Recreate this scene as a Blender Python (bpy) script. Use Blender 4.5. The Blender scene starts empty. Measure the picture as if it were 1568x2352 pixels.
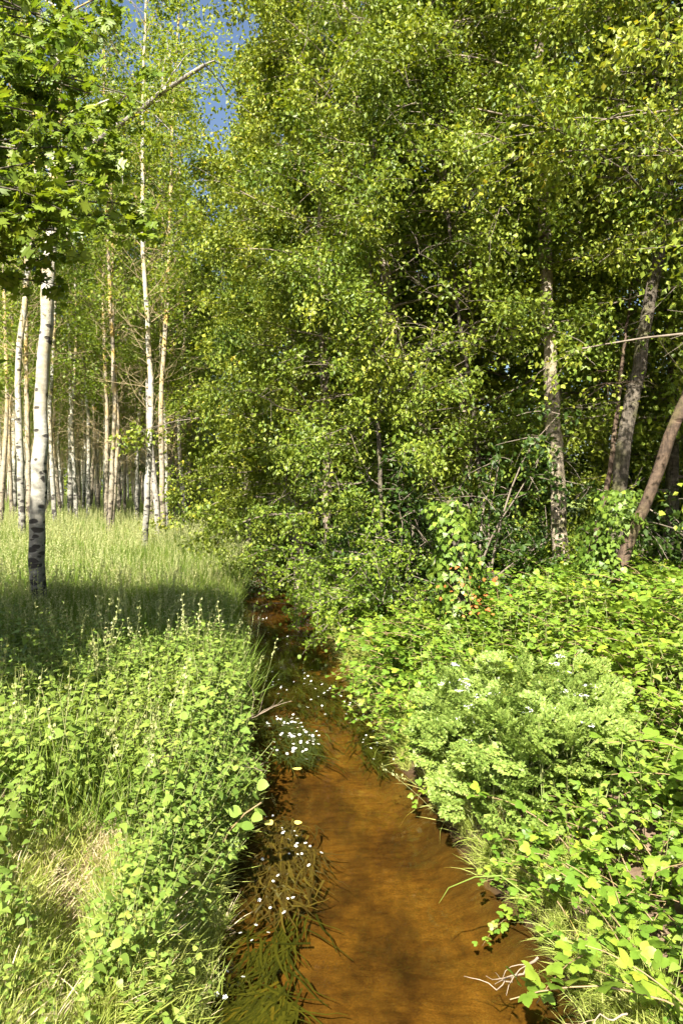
import bpy, math, random
import numpy as np
from mathutils import Vector, Matrix, Euler

# ------------------------------------------------------------------ camera, sky, sun, exposure
S = bpy.context.scene
COL = S.collection
CAM_Z = 3.0
cam_d = bpy.data.cameras.new('camera'); cam = bpy.data.objects.new('camera', cam_d); COL.objects.link(cam)
cam.location = (0, 0, CAM_Z); cam.rotation_euler = (math.radians(90), 0, 0)
cam_d.sensor_fit = 'HORIZONTAL'; cam_d.sensor_width = 24; cam_d.lens = 24
cam_d.shift_y = -56 / 1568; cam_d.clip_start = 0.05; cam_d.clip_end = 1500
S.camera = cam

SUN_EL, SUN_AZ = math.radians(44), math.radians(195)      # azimuth clockwise from +Y (the view direction)
to_sun = Vector((math.sin(SUN_AZ) * math.cos(SUN_EL), math.cos(SUN_AZ) * math.cos(SUN_EL), math.sin(SUN_EL)))
W = bpy.data.worlds.new('World'); S.world = W; W.use_nodes = True
nt = W.node_tree; nt.nodes.clear()
o_ = nt.nodes.new('ShaderNodeOutputWorld'); b_ = nt.nodes.new('ShaderNodeBackground'); s_ = nt.nodes.new('ShaderNodeTexSky')
s_.sky_type = 'NISHITA'; s_.sun_disc = False; s_.sun_elevation = SUN_EL; s_.sun_rotation = SUN_AZ
s_.air_density = 1.0; s_.dust_density = 2.2; s_.ozone_density = 1.2
b_.inputs['Strength'].default_value = 0.052
nt.links.new(s_.outputs[0], b_.inputs[0]); nt.links.new(b_.outputs[0], o_.inputs[0])
sun_d = bpy.data.lights.new('sun', 'SUN'); sun = bpy.data.objects.new('sun', sun_d); COL.objects.link(sun)
sun_d.energy = 5.0; sun_d.angle = math.radians(0.53); sun_d.color = (1.0, 0.94, 0.82)
sun.rotation_euler = to_sun.to_track_quat('Z', 'Y').to_euler(); sun.location = (-20, -20, 30)
S.view_settings.view_transform = 'Standard'; S.view_settings.look = 'None'
S.view_settings.exposure = 2.05; S.view_settings.gamma = 1; S.view_settings.use_curve_mapping = False
S.render.engine = 'CYCLES'
cy = S.cycles
cy.max_bounces = 5; cy.diffuse_bounces = 3; cy.glossy_bounces = 2; cy.transmission_bounces = 6; cy.transparent_max_bounces = 12
cy.use_adaptive_sampling = True; cy.adaptive_threshold = 0.035
cy.use_denoising = True; cy.denoiser = 'OPENIMAGEDENOISE'
cy.caustics_reflective = False; cy.caustics_refractive = False
cy.sample_clamp_indirect = 6

R = np.random.RandomState(7)
PI = math.pi

def px(x, y, Y):
    """the point at depth Y seen at pixel x, y of a 1568 px wide picture"""
    return ((x - 784) / 1568 * Y, Y, CAM_Z - (y - 1120) / 1568 * Y)

# ------------------------------------------------------------------ materials
def mat(name):
    m = bpy.data.materials.new(name); m.use_nodes = True; n = m.node_tree; n.nodes.clear()
    out = n.nodes.new('ShaderNodeOutputMaterial')
    return m, n, out
def N(n, t, **k):
    nd = n.nodes.new(t)
    for a, v in k.items(): setattr(nd, a, v)
    return nd
def ramp(n, stops, fac=None):
    r = N(n, 'ShaderNodeValToRGB'); e = r.color_ramp.elements
    while len(e) > 1: e.remove(e[-1])
    e[0].position = stops[0][0]; e[0].color = (*stops[0][1], 1)
    for p, c in stops[1:]:
        q = e.new(p); q.color = (*c, 1)
    if fac is not None: n.links.new(fac, r.inputs[0])
    return r
def math_(n, op, a, b=None, clamp=False):
    m = N(n, 'ShaderNodeMath', operation=op); m.use_clamp = clamp
    for i, v in enumerate((a, b)):
        if v is None: continue
        if isinstance(v, (int, float)): m.inputs[i].default_value = v
        else: n.links.new(v, m.inputs[i])
    return m.outputs[0]
def mixc(n, f, a, b, blend='MIX'):
    m = N(n, 'ShaderNodeMix', data_type='RGBA', blend_type=blend)
    for i, v in ((0, f), (6, a), (7, b)):
        if isinstance(v, (int, float)): m.inputs[i].default_value = v
        elif isinstance(v, tuple): m.inputs[i].default_value = (*v, 1)
        else: n.links.new(v, m.inputs[i])
    return m.outputs[2]
def noise(n, vec, scale, detail=3, rough=.55, stretch=None):
    if stretch:
        mp = N(n, 'ShaderNodeMapping'); mp.inputs['Scale'].default_value = stretch; n.links.new(vec, mp.inputs[0]); vec = mp.outputs[0]
    t = N(n, 'ShaderNodeTexNoise'); t.inputs['Scale'].default_value = scale; t.inputs['Detail'].default_value = detail
    t.inputs['Roughness'].default_value = rough; n.links.new(vec, t.inputs[0]); return t.outputs[0]

def leaf_mat(name, dark, mid, light, trans=0.38, tcol=1.25, rough=.5, spec=.35):
    m, n, out = mat(name)
    at = N(n, 'ShaderNodeAttribute', attribute_name='tint')
    oi = N(n, 'ShaderNodeObjectInfo')
    f = math_(n, 'ADD', math_(n, 'MULTIPLY', at.outputs['Fac'], .75), math_(n, 'MULTIPLY', oi.outputs['Random'], .25))
    r = ramp(n, [(0.0, dark), (.5, mid), (.93, light), (.99, (light[0] * 1.5, light[1] * 1.12, light[2]))], f)
    geo = N(n, 'ShaderNodeNewGeometry')
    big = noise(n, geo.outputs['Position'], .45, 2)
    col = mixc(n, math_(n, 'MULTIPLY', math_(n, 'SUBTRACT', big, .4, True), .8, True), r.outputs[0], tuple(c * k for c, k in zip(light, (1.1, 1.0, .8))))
    p = N(n, 'ShaderNodeBsdfPrincipled'); p.inputs['Roughness'].default_value = rough
    p.inputs['Specular IOR Level'].default_value = spec
    n.links.new(col, p.inputs['Base Color'])
    t = N(n, 'ShaderNodeBsdfTranslucent')
    n.links.new(mixc(n, 1.0, col, (tcol * 1.15, tcol * 1.1, tcol * .45), 'MULTIPLY'), t.inputs[0])
    mx = N(n, 'ShaderNodeMixShader'); mx.inputs[0].default_value = trans
    n.links.new(p.outputs[0], mx.inputs[1]); n.links.new(t.outputs[0], mx.inputs[2]); n.links.new(mx.outputs[0], out.inputs[0])
    return m

M = {}
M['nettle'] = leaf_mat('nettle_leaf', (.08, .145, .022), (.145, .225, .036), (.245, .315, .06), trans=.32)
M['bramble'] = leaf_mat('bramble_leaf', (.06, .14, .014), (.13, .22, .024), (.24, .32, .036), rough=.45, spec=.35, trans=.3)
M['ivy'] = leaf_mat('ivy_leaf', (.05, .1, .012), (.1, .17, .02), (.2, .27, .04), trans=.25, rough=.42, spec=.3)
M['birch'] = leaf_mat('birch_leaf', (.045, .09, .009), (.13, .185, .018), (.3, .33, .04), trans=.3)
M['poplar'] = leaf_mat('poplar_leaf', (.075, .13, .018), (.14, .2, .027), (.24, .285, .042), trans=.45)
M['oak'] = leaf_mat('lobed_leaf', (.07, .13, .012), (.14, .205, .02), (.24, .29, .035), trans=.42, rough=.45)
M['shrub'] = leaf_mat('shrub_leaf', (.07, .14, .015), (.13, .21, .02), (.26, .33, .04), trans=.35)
M['shaded_shrub'] = leaf_mat('shade_darkened_shrub_leaf', (.016, .04, .006), (.032, .065, .008), (.065, .105, .012), trans=.2)  # darker copy of the shrub leaf, under-canopy shade put into its colour
M['grass'] = leaf_mat('grass_blade', (.06, .11, .015), (.125, .2, .028), (.225, .29, .05), trans=.35, rough=.5)
M['turf'] = leaf_mat('sun_brightened_turf', (.17, .23, .035), (.27, .33, .06), (.42, .44, .14), trans=.38)  # yellower grass copy, brightness of sunlit blades put into the colour
M['seed'] = leaf_mat('grass_seedhead', (.22, .26, .09), (.32, .35, .14), (.44, .42, .21), trans=.3)
M['straw'] = leaf_mat('dry_grass', (.42, .33, .2), (.55, .45, .28), (.68, .56, .38), trans=.3, tcol=.9)
M['umbel'] = leaf_mat('umbellifer_leaf', (.1, .17, .028), (.17, .25, .045), (.27, .34, .08), trans=.35)
M['brown_weed'] = leaf_mat('brown_river_weed', (.03, .025, .01), (.06, .05, .02), (.12, .11, .03), trans=.1, rough=.4)
M['weed'] = leaf_mat('river_weed', (.012, .02, .005), (.03, .042, .008), (.07, .085, .014), trans=.15, rough=.4)

def plain(name, col, rough=.6, col2=None, scale=20, trans=0):
    m, n, out = mat(name)
    p = N(n, 'ShaderNodeBsdfPrincipled'); p.inputs['Roughness'].default_value = rough
    tc = N(n, 'ShaderNodeTexCoord')
    r = ramp(n, [(.3, col), (.7, col2 or tuple(c * .7 for c in col))], noise(n, tc.outputs['Object'], scale))
    n.links.new(r.outputs[0], p.inputs['Base Color']); n.links.new(p.outputs[0], out.inputs[0])
    return m
M['petal'] = plain('white_petal', (.85, .85, .82), .6, (.8, .8, .76))
M['yellow'] = plain('yellow_petal', (.8, .6, .02), .5, (.7, .5, .02))
M['red_leaf'] = plain('reddish_young_leaf', (.45, .09, .03), .5, (.3, .14, .03))
M['stem'] = plain('green_stem', (.14, .2, .05), .6, (.22, .2, .08), 30)
M['red_stem'] = plain('reddish_stem', (.2, .1, .06), .6, (.2, .18, .07), 30)
M['deadwood'] = plain('dead_twig', (.3, .23, .16), .8, (.17, .13, .09), 25)
M['dead_leaf'] = plain('floating_dead_leaf', (.6, .48, .08), .5, (.6, .55, .15), 12)

def bark(name, base, base2, mark, mark_amt, z_dark=0, lichen=None, moss=0, bump=.02, fissure=0):
    m, n, out = mat(name)
    tc = N(n, 'ShaderNodeTexCoord'); v = tc.outputs['Object']
    sep = N(n, 'ShaderNodeSeparateXYZ'); n.links.new(v, sep.inputs[0]); z = sep.outputs[2]
    n1 = noise(n, v, 6, 5, .6, (1, 1, 2.5))
    col = ramp(n, [(.3, base2), (.62, base)], n1).outputs[0]
    fine = noise(n, v, 40, 3, .6, (.6, .6, 3))
    col = mixc(n, .35, col, ramp(n, [(.3, (.45, .42, .38)), (.65, (1, 1, 1))], fine).outputs[0], 'MULTIPLY')
    if lichen:
        lf = math_(n, 'MULTIPLY', ramp(n, [(.45, (0, 0, 0)), (.6, (1, 1, 1))], noise(n, v, 2.2, 3)).outputs[0],
                   ramp(n, [(.2, (0, 0, 0)), (.55, (1, 1, 1))], math_(n, 'DIVIDE', z, 14.0)).outputs[0])
        col = mixc(n, math_(n, 'MULTIPLY', lf, .85), col, lichen)
    # dark eye-shaped scars, more of them low on the stem
    mp = N(n, 'ShaderNodeMapping'); mp.inputs['Scale'].default_value = (5.5, 5.5, 11.0)
    n.links.new(v, mp.inputs[0])
    wn = N(n, 'ShaderNodeTexNoise'); wn.inputs['Scale'].default_value = 6; n.links.new(v, wn.inputs[0])
    vv = mixc(n, .4, mp.outputs[0], wn.outputs[1], 'ADD')
    vo = N(n, 'ShaderNodeTexVoronoi', feature='F1'); vo.inputs['Scale'].default_value = 1.0; vo.inputs['Randomness'].default_value = 1
    n.links.new(vv, vo.inputs[0])
    rnd = N(n, 'ShaderNodeSeparateColor'); n.links.new(vo.outputs['Color'], rnd.inputs[0])
    low = ramp(n, [(0, (1, 1, 1)), (1, (0, 0, 0))], math_(n, 'DIVIDE', z, z_dark or 3.0, True)).outputs[0]
    thr = math_(n, 'ADD', math_(n, 'MULTIPLY', low, .5 if z_dark else 0), mark_amt)
    size = math_(n, 'MULTIPLY', math_(n, 'ADD', math_(n, 'MULTIPLY', low, .22), .36), math_(n, 'ADD', rnd.outputs[1], .4))
    sel = math_(n, 'LESS_THAN', rnd.outputs[0], thr)
    msk = math_(n, 'MULTIPLY', sel, ramp(n, [(.0, (1, 1, 1)), (.12, (0, 0, 0))], math_(n, 'SUBTRACT', vo.outputs['Distance'], size, True)).outputs[0])
    col = mixc(n, math_(n, 'MULTIPLY', msk, .92), col, mark)
    if z_dark:
        d = math_(n, 'MULTIPLY', math_(n, 'POWER', low, 1.1), ramp(n, [(.33, (0, 0, 0)), (.47, (1, 1, 1))], noise(n, v, 8, 5, .65, (1, 1, 1.6))).outputs[0])
        col = mixc(n, math_(n, 'MULTIPLY', d, .95), col, mark)
    if moss:
        col = mixc(n, math_(n, 'MULTIPLY', ramp(n, [(.5, (0, 0, 0)), (.62, (1, 1, 1))], noise(n, v, 1.8, 4)).outputs[0], moss), col, (.12, .13, .025))
    if fissure:
        fz = noise(n, v, 9, 5, .7, (2.6, 2.6, .5))
        col = mixc(n, math_(n, 'MULTIPLY', ramp(n, [(.38, (1, 1, 1)), (.5, (0, 0, 0))], fz).outputs[0], fissure), col, tuple(c * .25 for c in base2))
    p = N(n, 'ShaderNodeBsdfPrincipled'); p.inputs['Roughness'].default_value = .8; p.inputs['Specular IOR Level'].default_value = .2
    bp = N(n, 'ShaderNodeBump'); bp.inputs['Strength'].default_value = .6; bp.inputs['Distance'].default_value = bump
    n.links.new(math_(n, 'SUBTRACT', fine, msk), bp.inputs['Height']); n.links.new(bp.outputs[0], p.inputs['Normal'])
    n.links.new(col, p.inputs['Base Color']); n.links.new(p.outputs[0], out.inputs[0])
    return m
M['bark_aspen'] = bark('pale_poplar_bark', (.46, .44, .37), (.25, .24, .2), (.035, .03, .027), .26, z_dark=3.2, lichen=(.42, .31, .1))
M['bark_yellow'] = bark('ochre_poplar_bark', (.36, .31, .23), (.2, .17, .12), (.05, .04, .03), .12, z_dark=2.6, lichen=(.55, .36, .08))
M['bark_birch'] = bark('birch_bark', (.42, .35, .27), (.2, .16, .115), (.05, .04, .03), .3, moss=.5, fissure=.5)
M['bark_grey'] = bark('mossy_grey_bark', (.16, .135, .105), (.07, .058, .043), (.04, .035, .025), .15, moss=.5, fissure=.8, bump=.04)
M['bark_red'] = bark('red_brown_bark', (.13, .09, .062), (.06, .042, .03), (.05, .03, .02), .12, moss=.25, fissure=.6)
M['bark_dead'] = bark('dead_grey_bark', (.36, .33, .29), (.2, .18, .15), (.05, .045, .04), .1, fissure=.8)
M['twig_yellow'] = plain('ochre_twig', (.3, .23, .11), .8, (.19, .15, .08), 6)
M['twig_dark'] = plain('dark_twig', (.11, .085, .06), .8, (.2, .165, .125), 5)

def ground_material():
    m, n, out = mat('soil_and_stream_bed')
    geo = N(n, 'ShaderNodeNewGeometry'); P = geo.outputs['Position']
    at = N(n, 'ShaderNodeAttribute', attribute_name='bed'); bed = at.outputs['Fac']
    wp = N(n, 'ShaderNodeTexNoise'); wp.inputs['Scale'].default_value = 1.1; wp.inputs['Detail'].default_value = 3; n.links.new(P, wp.inputs[0])
    V = mixc(n, .35, P, wp.outputs[1], 'ADD')
    big = noise(n, V, 1.0, 5, .65, (1.4, .8, 1))
    sand = ramp(n, [(.35, (.024, .0135, .004)), (.45, (.052, .029, .007)), (.54, (.088, .05, .01)), (.68, (.135, .078, .016))], big).outputs[0]
    gr = noise(n, P, 70, 4, .8)
    sand = mixc(n, .8, sand, ramp(n, [(.34, (.55, .55, .55)), (.66, (1.4, 1.36, 1.2))], gr).outputs[0], 'MULTIPLY')
    sd = N(n, 'ShaderNodeAttribute', attribute_name='silt')
    sand = mixc(n, math_(n, 'MULTIPLY', math_(n, 'ADD', sd.outputs['Fac'], math_(n, 'MULTIPLY', math_(n, 'SUBTRACT', noise(n, P, 3.5, 4, .7), .5), 1.2), True), .85, True), sand, (.035, .026, .008))
    sw = noise(n, V, 6, 5, .7, (.8, 2.6, 1))
    sand = mixc(n, .65, sand, ramp(n, [(.36, (.55, .48, .4)), (.6, (1.2, 1.2, 1.15))], sw).outputs[0], 'MULTIPLY')
    soil = ramp(n, [(.3, (.07, .045, .028)), (.55, (.17, .12, .08)), (.75, (.34, .25, .17))], noise(n, P, 5, 6, .7)).outputs[0]
    field = ramp(n, [(.35, (.09, .13, .03)), (.65, (.2, .24, .06))], noise(n, P, .5, 5, .7)).outputs[0]
    fa = N(n, 'ShaderNodeAttribute', attribute_name='turf')
    wet = N(n, 'ShaderNodeSeparateXYZ'); n.links.new(P, wet.inputs[0])
    soil = mixc(n, ramp(n, [(.0, (1, 1, 1)), (.3, (0, 0, 0))], wet.outputs[2]).outputs[0], soil, (.035, .022, .012))
    land = mixc(n, fa.outputs['Fac'], soil, field)
    col = mixc(n, bed, land, sand)
    p = N(n, 'ShaderNodeBsdfPrincipled'); p.inputs['Roughness'].default_value = .9; p.inputs['Specular IOR Level'].default_value = .1
    bp = N(n, 'ShaderNodeBump'); bp.inputs['Strength'].default_value = .5; bp.inputs['Distance'].default_value = .03
    n.links.new(math_(n, 'MULTIPLY', noise(n, P, 14, 5, .7), math_(n, 'SUBTRACT', 1.0, math_(n, 'MULTIPLY', bed, 1.0))), bp.inputs['Height']); n.links.new(bp.outputs[0], p.inputs['Normal'])
    n.links.new(col, p.inputs['Base Color']); n.links.new(p.outputs[0], out.inputs[0])
    return m
M['ground'] = ground_material()

def water_material():
    m, n, out = mat('clear_tea_coloured_water')
    geo = N(n, 'ShaderNodeNewGeometry'); P = geo.outputs['Position']
    a = noise(n, P, 9, 2, .5, (1.3, .9, 1)); b = noise(n, P, 2.2, 2, .5); 
    wv = N(n, 'ShaderNodeTexWave', wave_type='RINGS'); wv.inputs['Scale'].default_value = 9; wv.inputs['Distortion'].default_value = 22
    wv.inputs['Detail'].default_value = 2; wv.inputs['Detail Scale'].default_value = 1.2; n.links.new(P, wv.inputs[0])
    h = math_(n, 'ADD', math_(n, 'MULTIPLY', a, .5), b)
    bp = N(n, 'ShaderNodeBump'); bp.inputs['Strength'].default_value = .2; bp.inputs['Distance'].default_value = .01
    n.links.new(h, bp.inputs['Height'])
    fr = N(n, 'ShaderNodeFresnel'); fr.inputs['IOR'].default_value = 1.33; n.links.new(bp.outputs[0], fr.inputs['Normal'])
    gl = N(n, 'ShaderNodeBsdfGlossy'); gl.inputs['Roughness'].default_value = .04; n.links.new(bp.outputs[0], gl.inputs['Normal'])
    tr = N(n, 'ShaderNodeBsdfTransparent'); tr.inputs[0].default_value = (.93, .83, .6, 1)
    mx = N(n, 'ShaderNodeMixShader')
    n.links.new(fr.outputs[0], mx.inputs[0]); n.links.new(tr.outputs[0], mx.inputs[1]); n.links.new(gl.outputs[0], mx.inputs[2])
    n.links.new(mx.outputs[0], out.inputs[0])
    return m
M['water'] = water_material()

# ------------------------------------------------------------------ mesh helpers
def mk(name, V, F, mats, midx=None, tint=None, smooth=True, extra=None):
    """F: list of int arrays (n, k); midx, tint: one array per entry of F"""
    me = bpy.data.meshes.new(name)
    V = np.asarray(V, dtype=np.float32)
    me.vertices.add(len(V)); me.vertices.foreach_set('co', V.ravel())
    loops = np.concatenate([f.ravel() for f in F]).astype(np.int32)
    sizes = np.concatenate([np.full(len(f), f.shape[1], dtype=np.int32) for f in F])
    me.loops.add(len(loops)); me.loops.foreach_set('vertex_index', loops)
    me.polygons.add(len(sizes))
    st = np.zeros(len(sizes), dtype=np.int32); st[1:] = np.cumsum(sizes)[:-1]
    me.polygons.foreach_set('loop_start', st)
    me.polygons.foreach_set('use_smooth', np.full(len(sizes), smooth))
    for m in mats: me.materials.append(M[m])
    if midx is not None:
        me.polygons.foreach_set('material_index', np.concatenate([np.full(len(f), i, dtype=np.int32) for f, i in zip(F, midx)]))
    if tint is not None:
        a = me.attributes.new('tint', 'FLOAT', 'POINT'); a.data.foreach_set('value', np.asarray(tint, dtype=np.float32))
    for k, v in (extra or {}).items():
        a = me.attributes.new(k, 'FLOAT', 'POINT'); a.data.foreach_set('value', np.asarray(v, dtype=np.float32))
    me.update(calc_edges=True); me.validate()
    return me

class Geo:
    """collects batches of triangles and quads for ONE mesh"""
    def __init__(s): s.V = []; s.F = []; s.I = []; s.T = []; s.n = 0
    def add(s, V, F, mi=0, tint=None):
        V = np.asarray(V, dtype=np.float32).reshape(-1, 3)
        fs = F if isinstance(F, list) else [F]
        for f in fs:
            if len(f): s.F.append(np.asarray(f) + s.n); s.I.append(mi)
        s.V.append(V); s.T.append(np.full(len(V), .5) if tint is None else np.broadcast_to(tint, (len(V),)).astype(float)); s.n += len(V)
    def mesh(s, name, mats, smooth=True):
        return mk(name, np.concatenate(s.V), s.F, mats, s.I, np.concatenate(s.T), smooth)

def nrm(a): return a / np.maximum(np.linalg.norm(a, axis=-1, keepdims=True), 1e-9)
def tubes(P, Rr, k):
    """P (m, n, 3), Rr (m, n): m tubes of n rings with k sides"""
    P = np.asarray(P, float); Rr = np.asarray(Rr, float)
    m, n = P.shape[:2]
    T = nrm(np.gradient(P, axis=1))
    ref = np.where(np.abs(T[:, :1, 2:3]) > .9, np.array([[[1., 0, 0]]]), np.array([[[0, 0, 1.]]]))
    U = nrm(np.cross(T, np.broadcast_to(ref, T.shape))); Wv = np.cross(T, U)
    a = np.arange(k) * 2 * PI / k
    V = P[:, :, None] + Rr[:, :, None, None] * (np.cos(a)[None, None, :, None] * U[:, :, None] + np.sin(a)[None, None, :, None] * Wv[:, :, None])
    i = np.arange(m)[:, None, None] * n * k; j = np.arange(n - 1)[None, :, None] * k; q = np.arange(k)[None, None, :]
    q2 = (q + 1) % k
    F = np.stack(np.broadcast_arrays(i + j + q, i + j + q2, i + j + k + q2, i + j + k + q), -1).reshape(-1, 4)
    return V.reshape(-1, 3), F
def place(TV, TF, O, X, Y, Z, s, ntint=None):
    """copies of template TV at origins O with axes X, Y, Z and size s"""
    m, k = len(O), len(TV)
    s = np.broadcast_to(np.asarray(s, float), (m,))
    V = O[:, None] + s[:, None, None] * (TV[None, :, 0:1] * X[:, None] + TV[None, :, 1:2] * Y[:, None] + TV[None, :, 2:3] * Z[:, None])
    off = np.arange(m)[:, None, None] * k
    return V.reshape(-1, 3), [(f[None] + off).reshape(-1, f.shape[1]) for f in TF]
def frames(rng, axis, up, jit=.5):
    """leaf frames: Y along the leaf, Z its normal, near 'up'"""
    Y = nrm(axis); nn = nrm(up + rng.normal(0, jit, axis.shape))
    X = nrm(np.cross(Y, nn)); Z = np.cross(X, Y)
    return X, Y, Z

# leaf templates, stem at the origin, length 1 along +Y
SMALL = (np.array([[0, 0, 0], [.36, .42, .1], [0, 1, -.05], [-.36, .42, .1]]), [np.array([[0, 1, 2], [0, 2, 3]])])
POP = (np.array([[0, 0, 0], [.46, .3, .08], [0, 1, -.06], [-.46, .3, .08]]), [np.array([[0, 1, 2], [0, 2, 3]])])
def outline_leaf(side, curl=.18, fold=.16, droop=.25):
    """side: (x, y) points of the right edge, from base to tip"""
    side = np.array(side); n = len(side)
    ys = side[:, 1]
    mid = np.stack([np.zeros(n), ys, -droop * ys ** 2], 1)
    r = np.stack([side[:, 0], ys, -droop * ys ** 2 + fold * side[:, 0] - curl * side[:, 0] ** 2 * 2], 1); l = r * np.array([-1, 1, 1])
    V = np.concatenate([mid, r, l])
    a = np.arange(n - 1)
    F = np.concatenate([np.stack([a, n + a, n + a + 1, a + 1], 1), np.stack([a, a + 1, 2 * n + a + 1, 2 * n + a], 1)])
    return V, [F]
NETTLE = outline_leaf([(.03, 0), (.26, .03), (.34, .14), (.31, .19), (.345, .26), (.29, .35), (.31, .4), (.22, .52), (.235, .57), (.14, .7), (.14, .75), (.05, .9), (0, 1)])
BRAM1 = outline_leaf([(.02, 0), (.24, .06), (.36, .22), (.33, .27), (.42, .4), (.37, .47), (.4, .56), (.3, .68), (.29, .76), (.12, .9), (0, 1)], droop=.2, fold=.22)
IVY = outline_leaf([(.03, .0), (.3, -.08), (.5, .1), (.3, .32), (.36, .5), (.16, .72), (0, 1)], droop=.12, fold=.1)
LOBED = outline_leaf([(.02, 0), (.2, .08), (.34, .04), (.28, .2), (.62, .3), (.5, .42), (.26, .46), (.52, .72), (.3, .74), (.16, .68), (.14, .92), (0, 1)], droop=.25, fold=.12)
ROUND = outline_leaf([(.02, 0), (.3, .04), (.45, .25), (.44, .5), (.28, .78), (0, 1)], droop=.2, fold=.15)
def tri_leaf():
    V, F, n = [], [], 0
    for ang, s, oy in ((0, .62, .38), (1.15, .52, .3), (-1.15, .52, .3)):
        c, d = math.cos(ang), math.sin(ang)
        v = BRAM1[0] * s; w = np.stack([v[:, 0] * c + v[:, 1] * d, -v[:, 0] * d + v[:, 1] * c + oy, v[:, 2] + .02], 1)
        V.append(w); F.append(BRAM1[1][0] + n); n += len(w)
    V.append(np.array([[-.012, 0, 0], [.012, 0, 0], [.012, .4, 0], [-.012, .4, 0]])); F.append(np.array([[0, 1, 2, 3]]) + n)
    return np.concatenate(V), [np.concatenate(F)]
BRAM3 = tri_leaf()

# ------------------------------------------------------------------ scene objects
def obj(name, data, parent=None, label=None, cat=None, group=None, kind=None, loc=None, rot=None, scale=None):
    o = bpy.data.objects.new(name, data); COL.objects.link(o)
    if parent is not None: o.parent = parent
    if label: o['label'] = label
    if cat: o['category'] = cat
    if group: o['group'] = group
    if kind: o['kind'] = kind
    if loc is not None: o.location = loc
    if rot is not None: o.rotation_euler = rot
    if scale is not None: o.scale = (scale,) * 3 if isinstance(scale, (int, float)) else scale
    return o
def copy_tree(root, kids, loc, rz, sc, label=None, tilt=(0, 0)):
    c = root.copy(); COL.objects.link(c); c.location = loc; c.rotation_euler = (tilt[0], tilt[1], rz); c.scale = (sc,) * 3
    if label: c['label'] = label
    for k in kids:
        d = k.copy(); COL.objects.link(d); d.parent = c
    return c

# ------------------------------------------------------------------ terrain
YK = np.array([-8, 0, 3.8, 4.8, 6, 8.1, 9.8, 12.4, 16.8, 19.6, 25, 32, 45, 70, 300.])
LK = np.array([-1.12, -1.12, -.98, -.88, -.9, -1.22, -1.5, -1.98, -2.6, -2.8, -3.8, -5.6, -10.2, -20, -100])
RK = np.array([1.7, 1.6, 1.34, 1.25, .92, .52, .3, .02, -.7, -1.4, -2.5, -4.2, -8.6, -18, -98])
def smooth(t): t = np.clip(t, 0, 1); return t * t * (3 - 2 * t)
def vnoise(x, y, f, seed):
    r = np.random.RandomState(seed); out = 0; a = 1
    for k in range(4):
        th = r.rand() * 6.28; p1, p2 = r.rand(2) * 6.28
        out = out + a * np.sin(f * (x * math.cos(th) + y * math.sin(th)) + p1 + 1.3 * np.sin(f * .7 * (y * math.cos(th) - x * math.sin(th)) + p2)); a *= .6; f *= 1.9
    return out / 2.2
def banks(y):
    w = .06 * np.sin(y * 2.3) + .04 * np.sin(y * 5.1 + 1)
    return np.interp(y, YK, LK) + w, np.interp(y, YK, RK) + .05 * np.sin(y * 2.9 + 2)
def gz(x, y):
    x = np.asarray(x, float); y = np.asarray(y, float)
    L, Rr = banks(y)
    dl, dr = L - x, x - Rr
    inside = np.minimum(-dl, -dr)
    zl = .5 * smooth(dl / .3) + .15 * smooth((dl - .3) / 1.2) + .3 * smooth((dl - 1) / 6)
    # a small scar in the left bank with bare soil
    zl = zl - .22 * np.exp(-((x + 1.35 + .35 * (y - 3.4)) / .22) ** 2) * smooth((y - 2.4) / .5) * smooth((4.8 - y) / .8)
    zr = .4 * smooth(dr / .3) + .25 * smooth((dr - .2) / 1.2) + .55 * smooth((dr - .6) / 3.2)
    z = np.where(dl > 0, zl, np.where(dr > 0, zr, -.15 * smooth(inside / .35)))
    z = z + np.where(inside > 0, .02, .06) * vnoise(x, y, 1.7, 3) * smooth(np.abs(inside) / .5)
    return z
xs = np.unique(np.concatenate([np.linspace(-8, 8, 130), np.linspace(-40, -8, 32), np.linspace(8, 40, 25), np.linspace(-400, -40, 20), np.linspace(40, 400, 20)]))
ys = np.unique(np.concatenate([np.linspace(-6, 20, 170), np.linspace(20, 60, 50), np.linspace(60, 500, 40)]))
X, Y = np.meshgrid(xs, ys); Z = gz(X, Y)
L_, R_ = banks(Y)
bedw = smooth((np.minimum(X - L_, R_ - X) + .02) / .08)
silt = np.clip(1 - np.minimum(X - L_, (R_ - X) * 1.15) / .5, 0, 1) * smooth((14 - Y) / 4 + .6) * bedw
turf = smooth((Y - 7) / 4) * (1 - bedw)
nx, ny = len(xs), len(ys)
ii = (np.arange(ny - 1)[:, None] * nx + np.arange(nx - 1)[None]).ravel()
gm = mk('ground', np.stack([X, Y, Z], -1).reshape(-1, 3), [np.stack([ii, ii + 1, ii + nx + 1, ii + nx], 1)], ['ground'],
        extra={'bed': bedw.ravel(), 'turf': turf.ravel(), 'silt': silt.ravel()})
obj('ground', gm, label='earth banks with an orange sandy stream bed between them', kind='structure')
yy = np.concatenate([np.linspace(-6, 30, 150), np.linspace(31, 120, 60)])
l, r = banks(yy); tt = np.linspace(0, 1, 9)
wx = (l - .12)[:, None] * (1 - tt) + (r + .12)[:, None] * tt
WV = np.stack([wx, np.broadcast_to(yy[:, None], wx.shape), np.zeros_like(wx)], -1).reshape(-1, 3)
ii = (np.arange(len(yy) - 1)[:, None] * 9 + np.arange(8)[None]).ravel()
obj('stream_water', mk('stream_water', WV, [np.stack([ii, ii + 1, ii + 10, ii + 9], 1)], ['water']), label='shallow clear stream over orange sand', kind='structure')

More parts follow.
